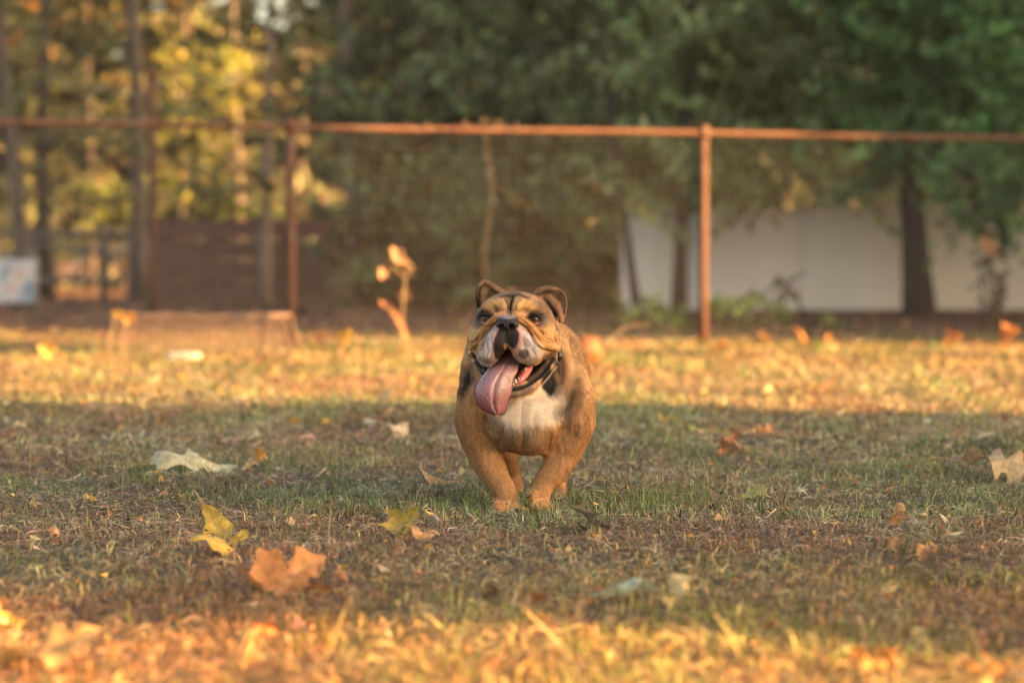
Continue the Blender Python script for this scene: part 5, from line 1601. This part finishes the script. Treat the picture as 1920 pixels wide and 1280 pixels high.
M_LEAF = mat_leafy('fallen_leaf', 0.30, 0.55, 0.35, 0.42, 70)
kst = NT('leaf_stem'); kst.set(Base_Color=kst.ramp(kst.noise(60, 2, 0.5, kst.obj()), [(0.3, (0.20, 0.12, 0.05)), (0.7, (0.34, 0.22, 0.10))]), Roughness=0.7)
M_STEM = kst.m
LSEED = [1000]
def leaf(px, py, wpx, kind, rot, colA, colB, label, curl=0.6, fold=0.25, twist=0.3, wav=0.5, spots=0.4, lift=0.0, ground=True, depth=None, group='fallen leaves on the lawn', stem=True):
    """px,py = middle of the leaf in the photo; wpx = its length in photo px; rot = (x,y,z) degrees"""
    LSEED[0] += 1
    # (px, py) is where the leaf's middle shows; it rests with its lowest point in the grass
    g = G(px, py)
    d = depth or g[1]
    size = wpx * d / FPX
    V, Q, Tn, V2, mid = leaf_mesh(kind, size, curl * 1.25 + (0.2 if curl > 0 else -0.1), fold + (0.12 if fold > 0 else 0.0), twist * 1.8, wav * 1.5 + 0.15, LSEED[0])
    Mr = np.array(Euler([math.radians(a) for a in rot], 'XYZ').to_matrix())
    V = V @ Mr.T
    if depth is None:
        low = -V[:, 2].min()
        for _ in range(3):      # let the middle of the leaf project to py while its low edge touches the ground
            zc = max(low - min(0.010, 0.5 * low), 0.017)
            c = W(px, py, d)
            d = d + (zc + lift - c[2]) / ((CAM_H - c[2]) / -d + 1e-9) if False else FPX_depth(px, py, zc + lift)
        c = W(px, py, d)
        c[2] = zc + lift + float(ground_h([c[0]], [c[1]])[0])
    else:
        c = W(px, py, d)
    rg = np.random.default_rng(LSEED[0])
    nz = fbm(np.c_[V2 * 9, np.full(len(V2), LSEED[0] * 1.7)], 5, 3)[:, None]
    C = np.array(colA) * (1 - nz) + np.array(colB) * nz
    nz2 = fbm(np.c_[V2 * 22, np.full(len(V2), LSEED[0] * 2.3)], 8, 2)
    sp_ = np.clip((nz2 - 0.62) / 0.08, 0, 1)[:, None] * spots
    C = C * (1 - sp_) + np.array((0.07, 0.04, 0.02)) * sp_
    rim = np.clip((np.linalg.norm(V2, axis=1) - 0.36) / 0.12, 0, 1)[:, None] * 0.25
    C = C * (1 - rim) + np.array((0.20, 0.10, 0.04)) * rim
    an = np.arctan2(V2[:, 1], V2[:, 0] + 0.35)
    vein = np.exp(-(np.sin(an * (5 if kind == 'maple' else 9)) / 0.16) ** 2)[:, None] * 0.22
    C = C * (1 - vein)
    C = C * (1 - 0.25 * mid[:, None]) + np.array((0.45, 0.33, 0.16)) * 0.25 * mid[:, None]
    o = mesh_np('fallen_leaf', V, [Q, Tn], M_LEAF, colors=np.clip(C, 0.01, 0.9))
    o.location = c
    tag(o, label, 'leaf', group)
    if stem:
        a = V[np.argmin(V2[:, 0])]
        dirv = (V[np.argmin(V2[:, 0])] - V[0]); dirv /= np.linalg.norm(dirv) + 1e-9
        L = size * 0.35
        Pp = np.array([a, a + dirv * L * 0.5 + np.array([0, 0, 0.1 * L]), a + dirv * L + np.array([0, 0, -0.05 * L])])
        v, q, t = tube_np(spline(Pp, L / 6), 0.0011 + size * 0.003, 6)
        mesh_np('stem', v, [q, t], M_STEM, o)
    return o
def FPX_depth(px, py, z):
    """depth at which the sight line through a pixel is at height z"""
    b = (640.0 - py) / FPX
    dy, dz = CT + b * ST, -ST + b * CT
    return (z - CAM_H) / dz * dy

Y1, Y2 = (0.62, 0.42, 0.06), (0.55, 0.30, 0.05)
O1, O2 = (0.46, 0.19, 0.05), (0.34, 0.12, 0.035)
B1, B2 = (0.20, 0.095, 0.045), (0.12, 0.06, 0.032)
T1, T2 = (0.48, 0.34, 0.20), (0.36, 0.22, 0.12)
P1, P2 = (0.46, 0.46, 0.26), (0.40, 0.38, 0.18)
YG1, YG2 = (0.34, 0.34, 0.08), (0.42, 0.32, 0.06)
leaf(405, 992, 98, 'oval', (74, 48, -12), Y1, Y2, 'bright yellow oval leaf standing upright in the grass on the left', curl=0.5, fold=0.15, twist=0.1, wav=0.1, spots=0.25)
leaf(400, 1026, 96, 'oval', (28, -8, 10), Y1, (0.60, 0.32, 0.06), 'yellow leaf lying folded at the foot of the upright yellow leaf', curl=-0.7, fold=-0.3, wav=0.2, spots=0.15, twist=0.1)
leaf(447, 1022, 44, 'oval', (35, -25, 25), Y1, Y2, 'little yellow-orange leaf touching the right side of the upright yellow leaf', curl=0.9, spots=0.1, stem=False)
leaf(546, 1076, 165, 'maple', (32, -4, 65), O1, (0.40, 0.17, 0.06), 'large orange-brown lobed leaf with points up in the left foreground', curl=0.4, fold=0.1, twist=0.2, wav=0.25, spots=0.2)
leaf(642, 1090, 80, 'oak', (30, 0, -20), B1, O2, 'dark brown curled leaf just right of the large orange lobed leaf', curl=1.6, fold=0.5)
leaf(762, 985, 84, 'maple', (58, -52, 10), YG1, Y2, 'olive-yellow leaf folded upright below the planted paw to its left', curl=0.6, fold=0.5, wav=0.3, spots=0.1)
leaf(785, 1006, 82, 'oak', (18, -6, -4), (0.52, 0.30, 0.13), (0.45, 0.22, 0.08), 'tan-orange leaf lying flat in front of the olive-yellow folded leaf', curl=-0.5, fold=-0.2, wav=0.3, spots=0.1, twist=0.1)
leaf(365, 868, 150, 'maple', (15, -3, 20), P1, (0.58, 0.50, 0.32), 'wide pale green-cream lobed leaf lying left behind the yellow leaves', curl=-0.35, fold=-0.3, twist=0.05, wav=0.25, spots=0.1, lift=0.004)
leaf(490, 858, 46, 'maple', (45, 10, 20), (0.55, 0.26, 0.05), O1, 'small crumpled bright orange leaf right of the wide pale leaf', curl=1.8, fold=0.5, wav=0.8, spots=0.1)
leaf(468, 868, 26, 'oval', (35, -10, 60), T1, (0.55, 0.34, 0.12), 'tiny tan leaf beside the crumpled orange leaf', curl=1.2, stem=False, spots=0.1)
leaf(640, 966, 56, 'strip', (24, 10, 30), (0.46, 0.30, 0.22), T2, 'small pinkish-tan curled leaf between the two foreground yellow leaves', curl=2.2, fold=0.3)
leaf(104, 1006, 50, 'oval', (26, 6, -12), T1, O1, 'small curled tan leaf with orange inside near the left edge', curl=2.6, fold=0.5, spots=0.1)
leaf(200, 964, 32, 'oval', (22, 0, 12), (0.50, 0.26, 0.11), O1, 'small orange-tan leaf in the grass far left above the curled tan leaf', curl=1.0, stem=False)
leaf(1098, 990, 88, 'oak', (30, -6, 12), (0.17, 0.16, 0.12), (0.07, 0.062, 0.048), 'dark grey-green shrivelled leaf in front of the raised paw', curl=1.0, fold=0.6, wav=0.9, lift=0.0)
leaf(1058, 1000, 62, 'oak', (38, 12, 140), (0.13, 0.115, 0.085), (0.075, 0.065, 0.05), 'withered grey leaf scrap joined left of the dark shrivelled leaf', curl=2.2, fold=0.6, wav=0.8, stem=False)
leaf(1368, 838, 62, 'maple', (70, 10, 15), (0.34, 0.17, 0.09), O2, 'crumpled red-brown leaf standing up on the lawn right of the dog', curl=1.6, fold=0.6, wav=0.9)
leaf(1410, 920, 64, 'oak', (42, -8, 10), (0.36, 0.40, 0.13), (0.46, 0.42, 0.16), 'pale green rounded leaf in the green tuft right of the dog', curl=0.9, fold=0.2, wav=0.3, spots=0.05)
leaf(1872, 860, 136, 'oak', (24, -5, -6), (0.52, 0.40, 0.22), T2, 'large tan lobed leaf at the right edge with dark shadowed lobes', curl=-0.5, fold=-0.35, wav=0.6, spots=0.25, twist=0.15)
leaf(1272, 1108, 125, 'maple', (40, 8, -22), (0.52, 0.42, 0.20), (0.46, 0.33, 0.14), 'pale yellow curled leaf hollow underneath in the right foreground', curl=1.5, fold=0.5, wav=0.4, spots=0.2, lift=0.010)
leaf(1160, 1108, 135, 'maple', (15, 2, 150), (0.46, 0.46, 0.30), P1, 'pale grey-green flat leaf touching the pale yellow curled leaf', lift=0.004, curl=-0.3, fold=-0.25, wav=0.3, spots=0.1, twist=0.05)
leaf(1008, 1120, 56, 'oak', (62, 10, 65), O2, B1, 'dark red-brown curled leaf standing behind the sunlit foreground stalks', curl=2.0, fold=0.7)
leaf(920, 1112, 60, 'oak', (30, 0, 20), B1, B2, 'dark brown leaf half buried in straw left of the red-brown curled one', curl=1.4, fold=0.6)
leaf(1016, 1160, 76, 'strip', (36, 24, -36), O1, Y2, 'narrow orange leaf tipped up among the sunlit foreground stalks', curl=0.4, fold=0.3)
leaf(1684, 966, 56, 'oval', (32, -6, 4), (0.50, 0.24, 0.05), T1, 'curled orange leaf with tan underside on the right of the lawn', curl=1.9, fold=0.4, spots=0.5)
leaf(1682, 990, 52, 'oak', (26, 5, 30), (0.44, 0.22, 0.06), O2, 'crumbling orange-brown leaf just below the curled orange leaf', curl=1.2, fold=0.5)
leaf(1738, 1040, 62, 'maple', (40, 8, 30), (0.52, 0.29, 0.12), O1, 'crumpled tan-orange leaf farther down on the right of the lawn', curl=1.5, fold=0.5, wav=0.8)
leaf(1678, 1032, 50, 'oak', (48, -20, 70), (0.32, 0.19, 0.08), B1, 'olive-brown leaf leaning left of the crumpled tan-orange leaf', curl=1.1, fold=0.5, spots=0.2)
leaf(1775, 966, 42, 'oval', (38, 0, 20), B1, P2, 'small dark brown and green leaf right of the curled orange leaf', curl=1.5, fold=0.5)
leaf(1216, 1056, 44, 'oak', (25, 0, 0), (0.52, 0.26, 0.04), B2, 'small orange-black curled leaf behind the pale grey-green leaf', curl=2.4, fold=0.6, spots=0.9)
leaf(105, 1208, 215, 'oak', (9, -3, 6), (0.56, 0.34, 0.12), (0.50, 0.26, 0.08), 'big sunlit tan leaf in the bottom left corner', curl=0.25, fold=0.05, twist=0.1, wav=0.3, spots=0.1)
leaf(14, 1150, 70, 'maple', (60, 10, 40), (0.60, 0.30, 0.05), O1, 'sunlit orange leaf standing at the left edge near the bottom', curl=0.6, fold=0.3)
leaf(160, 1272, 100, 'oak', (24, 0, 40), (0.55, 0.34, 0.12), O1, 'sunlit orange-tan leaf cut by the bottom edge at the left', curl=1.2, fold=0.5)
leaf(490, 1180, 70, 'oak', (64, 0, 60), O2, (0.42, 0.13, 0.03), 'deep orange leaf standing below the large orange lobed leaf', curl=0.8, fold=0.5)
leaf(420, 1120, 66, 'oak', (30, 0, 10), B1, (0.11, 0.12, 0.05), 'dull brown-green leaf left under the large orange lobed leaf', curl=1.2, fold=0.5)
leaf(725, 793, 84, 'oak', (20, 0, -4), (0.56, 0.46, 0.33), T1, 'pale tan leaf lying flat in the far shade left of the dog', curl=-0.4, fold=-0.2, twist=0.1)
leaf(824, 894, 96, 'strip', (16, 4, -8), (0.50, 0.33, 0.15), T2, 'long tan leaf lying beside the bent foreleg on the left', curl=-0.4, fold=-0.2)
leaf(824, 927, 50, 'oak', (52, 0, 30), (0.17, 0.12, 0.05), B2, 'olive-brown curled leaf below the long tan leaf', curl=2.2, fold=0.6)
leaf(724, 740, 56, 'strip', (50, -55, 0), (0.58, 0.44, 0.24), T1, 'pale sunlit leaf sticking up in the yellow band left of the dog', curl=0.3, fold=0.3)
leaf(1742, 812, 52, 'strip', (24, -20, 14), T1, T2, 'tan leaf in the shaded strip above the large tan lobed leaf', curl=0.6, fold=0.4)
leaf(1795, 824, 54, 'oak', (30, -22, 20), (0.44, 0.28, 0.16), T2, 'brownish leaf tipped up between two tan leaves on the right', curl=1.0, fold=0.5)
leaf(1738, 788, 36, 'oval', (24, 0, 0), (0.66, 0.60, 0.52), (0.55, 0.46, 0.36), 'nearly white small leaf on the far right edge of the sunlit band', curl=0.8, stem=False, spots=0)
leaf(1250, 788, 38, 'maple', (35, 0, 0), Y1, Y2, 'small yellow leaf lying behind the flank of the dog on the right', curl=0.8)
leaf(548, 787, 34, 'maple', (35, 0, 30), O1, Y2, 'small orange leaf at the near edge of the sunlit band on the left', curl=0.8)
leaf(610, 790, 26, 'oval', (30, 0, 60), Y1, Y2, 'tiny yellow leaf right of the small orange leaf', curl=0.8, stem=False)
leaf(1432, 806, 50, 'oak', (40, 0, 25), (0.54, 0.34, 0.17), O1, 'tan-orange leaf up the lawn behind the crumpled red-brown leaf', curl=1.0)
leaf(1448, 1165, 52, 'oak', (66, 0, 80), O2, B1, 'brown hollow leaf standing on the right before the sunlit stalks', curl=2.4, fold=0.7)
leaf(1666, 1104, 52, 'oval', (66, -48, 20), (0.52, 0.40, 0.13), T1, 'pale yellow leaf standing upright on the right foreground', curl=0.6, fold=0.4)
leaf(1592, 1112, 44, 'oak', (34, 0, 10), Y2, O1, 'small yellow-orange leaf left of the upright pale yellow leaf', curl=1.4)
leaf(1560, 1160, 60, 'oak', (34, 0, 30), (0.45, 0.24, 0.12), O1, 'tan-orange leaf lying below the small yellow-orange leaf', curl=1.2)
leaf(1640, 1245, 90, 'maple', (30, 0, 60), (0.50, 0.24, 0.05), O1, 'sunlit orange leaf at the bottom edge right of the middle', curl=1.0)
leaf(1850, 1258, 80, 'oak', (48, 0, 30), (0.58, 0.30, 0.06), O1, 'sunlit orange leaf in the bottom right corner', curl=1.2)
leaf(1420, 1268, 90, 'oak', (24, 0, 10), (0.52, 0.28, 0.10), O1, 'sunlit orange leaf cut by the bottom edge under the long stalks', curl=0.8)
leaf(1735, 1170, 36, 'oak', (50, 0, 10), O2, B1, 'little dark orange leaf in the shaded grass near the lower right', curl=1.8)
leaf(780, 1085, 40, 'oak', (30, 0, 10), O1, T2, 'small orange leaf scrap left of the middle in the foreground', curl=1.6)
# leaves on the far, sunlit lawn
GL = 'orange leaves at the far edge of the lawn'
for (px, py, w_, lab) in ((1500, 636, 60, 'bright orange leaf heap nearest the right fence gap at the lawn edge'), (1550, 640, 44, 'orange leaf just right of the bright heap at the lawn edge'), (1780, 640, 56, 'orange leaf at the far lawn edge below the thick dark trunk'), (1885, 632, 70, 'orange leaf clump at the far lawn edge near the right border'), (1345, 650, 40, 'orange leaf at the far lawn edge beside the rusty post foot'), (1430, 640, 40, 'tan leaf at the far lawn edge left of the bright heap')):
    leaf(px, py, w_, 'oak', (18, RNG.uniform(-8, 8), RNG.uniform(-60, 60)), (0.42, 0.17, 0.05), O1, lab, curl=1.2, fold=0.5, group=GL)

# --- weeds by the fence with hanging dry leaves
def weed(px, pyb, label, stemp, blobs, depth=None, stemr=0.004, name='dry_weed', cat='weed'):
    g = G(px, pyb)
    d = depth or g[1]
    b = W(px, pyb, d); b[2] = 0.0
    root = empty(name, b)
    tag(root, label, cat)
    for pts in stemp:
        P_ = np.array([W(a, c, d + e) for a, c, e in pts]); 
        if pts[0][1] >= pyb - 3: P_[0, 2] = 0.0
        V, q_, t_ = tube_np(spline(P_, 0.05), stemr, 6)
        mesh_np('stem', V - b, [q_, t_], M_STEM, root)
    for (a, c, L, kind, rot, cA, cB) in blobs:
        size = L * d / FPX
        LSEED[0] += 1
        V, Q, Tn, V2, mid = leaf_mesh(kind, size, 0.9, 0.4, 0.3, 0.4, LSEED[0])
        Mr = np.array(Euler([math.radians(x_) for x_ in rot]).to_matrix())
        nz = fbm(np.c_[V2 * 9, np.full(len(V2), LSEED[0] * 1.7)], 5, 2)[:, None]
        C = np.array(cA) * (1 - nz) + np.array(cB) * nz
        mesh_np('leaf', V @ Mr.T + W(a, c, d - 0.01) - b, [Q, Tn], M_LEAF, root, colors=C)
    return root
LO, LR = (0.55, 0.32, 0.17), (0.50, 0.20, 0.09)
weed(752, 648, 'dry weed left of the dog with pale orange leaves hanging at its top', [[(752, 648, 0), (756, 560, 0), (762, 500, 0), (750, 466, 0)], [(760, 520, 0), (735, 500, 0), (722, 490, 0)], [(750, 470, 0), (775, 505, 0)]],
     [(746, 480, 42, 'oval', (70, 60, 10), LO, LR), (720, 512, 34, 'oval', (80, 75, 0), (0.48, 0.26, 0.13), LR), (770, 508, 34, 'strip', (80, 50, 0), (0.20, 0.13, 0.09), B1)], depth=13.8)
weed(768, 650, 'red-orange dead frond leaning at the foot of the dry weed', [[(768, 650, 0), (745, 600, 0), (716, 570, 0)]],
     [(752, 606, 60, 'strip', (70, 60, 0), LR, (0.42, 0.16, 0.07)), (728, 574, 44, 'strip', (75, 40, 0), (0.34, 0.14, 0.07), O2), (764, 634, 34, 'strip', (70, 65, 0), (0.52, 0.27, 0.09), LR)], depth=14.2)
weed(637, 660, 'bright yellow sunlit leaf upright on the lawn right of the rusty post', [[(634, 662, 0), (640, 648, 0), (646, 630, 0)]], [(645, 635, 50, 'oval', (75, -62, 0), (0.66, 0.42, 0.08), Y2)], depth=13.4)
weed(205, 672, 'stalk topped by two yellow-orange leaves beside the timber box', [[(195, 672, 0), (205, 630, 0), (222, 596, 0), (240, 592, 0)]], [(219, 589, 34, 'oval', (70, 10, 0), (0.62, 0.34, 0.06), Y2), (241, 596, 38, 'oval', (65, 30, 0), (0.58, 0.30, 0.06), O1)], depth=13.6)
weed(95, 690, 'yellow-leaved stalk in the sunlit grass far left', [[(90, 690, 0), (94, 665, 0), (98, 650, 0)]], [(94, 656, 44, 'maple', (70, 10, 20), (0.55, 0.40, 0.08), O1)], depth=13.0)
weed(1862, 590, 'orange withered flower head above the grey plant near the right edge', [[(1868, 588, 0), (1862, 520, 0), (1856, 462, 0)]], [(1853, 458, 40, 'maple', (70, 10, 0), (0.50, 0.28, 0.14), O1), (1860, 470, 30, 'maple', (60, -20, 50), (0.45, 0.22, 0.10), O1)], depth=19.3, stemr=0.007)
# dry vine climbing from the grass to the fence rail
vy = 15.8
vine = empty('dry_vine', G(908, 655) * np.array([1, 0, 0]) + np.array([0, vy, 0]))
VO = np.array(vine.location)
tag(vine, 'thin dry vine climbing to the fence rail behind the dog', 'vine')
kv = NT('vine_bark'); kv.set(Base_Color=kv.ramp(kv.noise(30, 3, 0.5, kv.obj()), [(0.3, (0.08, 0.058, 0.04)), (0.7, (0.15, 0.11, 0.075))]), Roughness=0.9)
for pts, r_ in (([(905, 650), (912, 540), (908, 480), (918, 400), (924, 340), (912, 290), (910, 240)], 0.0024), ([(922, 345), (950, 360), (980, 380), (990, 395)], 0.0018), ([(860, 242), (900, 230), (930, 228), (960, 242), (990, 240)], 0.003)):
    P_ = spline(np.array([W(a, c, vy - 0.04) for a, c in pts]), 0.05)
    V, q_, t_ = tube_np(P_, r_, 7)
    mesh_np('stem', V - VO, [q_, t_], kv.m, vine)
for (a, c) in ((870, 236), (905, 228), (935, 232), (965, 240), (760, 238), (800, 236)):
    LSEED[0] += 1
    V, Q, Tn, V2, mid = leaf_mesh('oak', 20 * vy / FPX, 1.5, 0.6, 0.3, 0.6, LSEED[0])
    mesh_np('dry_leaf', V + W(a, c, vy - 0.05) - VO, [Q, Tn], M_LEAF, vine, colors=np.tile((0.20, 0.12, 0.075), (len(V), 1)))

# round orange ball half hidden behind the dog, and a grey stick by it
b_ = W(1100, 632, 13.6)
rb = M(28, 13.6 - D0)
th = np.linspace(0, math.pi, 17); ph = np.linspace(0, 2 * math.pi, 28, endpoint=False)
rr = 1 + 0.035 * np.cos(7 * ph)[None, :] * np.sin(th)[:, None]
Vp = np.stack([np.sin(th)[:, None] * np.cos(ph)[None] * rr, np.sin(th)[:, None] * np.sin(ph)[None] * rr, -np.cos(th)[:, None] * 0.94 * np.ones((1, 28)) + 0 * rr], -1).reshape(-1, 3) * rb
i = np.arange(16)[:, None] * 28; j = np.arange(28)[None]
Qp = np.stack([i + j, i + (j + 1) % 28, i + 28 + (j + 1) % 28, i + 28 + j], -1).reshape(-1, 4)
M_BALL = m_noise('orange_ball', [(0.3, (0.17, 0.045, 0.018)), (0.6, (0.26, 0.08, 0.03)), (0.8, (0.18, 0.10, 0.07))], 14, 0.6)
o = mesh_np('ball', Vp, Qp, M_BALL)
o.location = (b_[0], b_[1], rb * 0.92)
tag(o, 'round orange ball half hidden behind the flank of the dog', 'ball')
P_ = spline(np.array([W(1132, 655, 13.9), W(1152, 630, 14.1), W(1180, 611, 14.4), W(1225, 606, 14.8)]), 0.04)
P_[0, 2] = 0.01
V, q_, t_ = tube_np(P_, np.linspace(0.004, 0.002, len(P_)), 7)
b_ = P_[0].copy()
o = mesh_np('stick', V - b_, [q_, t_], kv.m); o.location = b_
tag(o, 'grey-brown bent stick rising from the grass beside the orange ball', 'stick')
# small pale clump on the wall top
b_ = W(1645, 386, 23.35)
V, Q, C = crown([leaves_at((0, 0, 0), np.diag([0.09, 0.05, 0.045]), 40, 0.03, [(0.50, 0.42, 0.33), (0.58, 0.44, 0.30)])])
o = mesh_np('pale_leaf_clump', V, Q, M_LEAF, colors=C, smooth=False); o.location = b_
tag(o, 'pale dry leaf clump lying on top of the white wall', 'leaf clump')

# ------------------------------------------------------------------ thin haze, added to lift the dark tones
HAZE = 0.0005
hv = box_np(-95, 95, -34, 114, -1.2, 16)
kz = bpy.data.materials.new('added_haze')
kz.use_nodes = True
kz.node_tree.nodes.clear()
zo = kz.node_tree.nodes.new('ShaderNodeOutputMaterial')
zv = kz.node_tree.nodes.new('ShaderNodeVolumePrincipled')
zv.inputs['Color'].default_value = (0.95, 0.93, 0.88, 1)
zv.inputs['Density'].default_value = HAZE
zv.inputs['Anisotropy'].default_value = 0.3
kz.node_tree.links.new(zv.outputs[0], zo.inputs['Volume'])
hz = mesh_np('haze', hv[0], hv[1], kz, smooth=False)
tag(hz, 'thin added haze lifting the dark tones of the lawn and the wood', 'haze', kind='stuff')
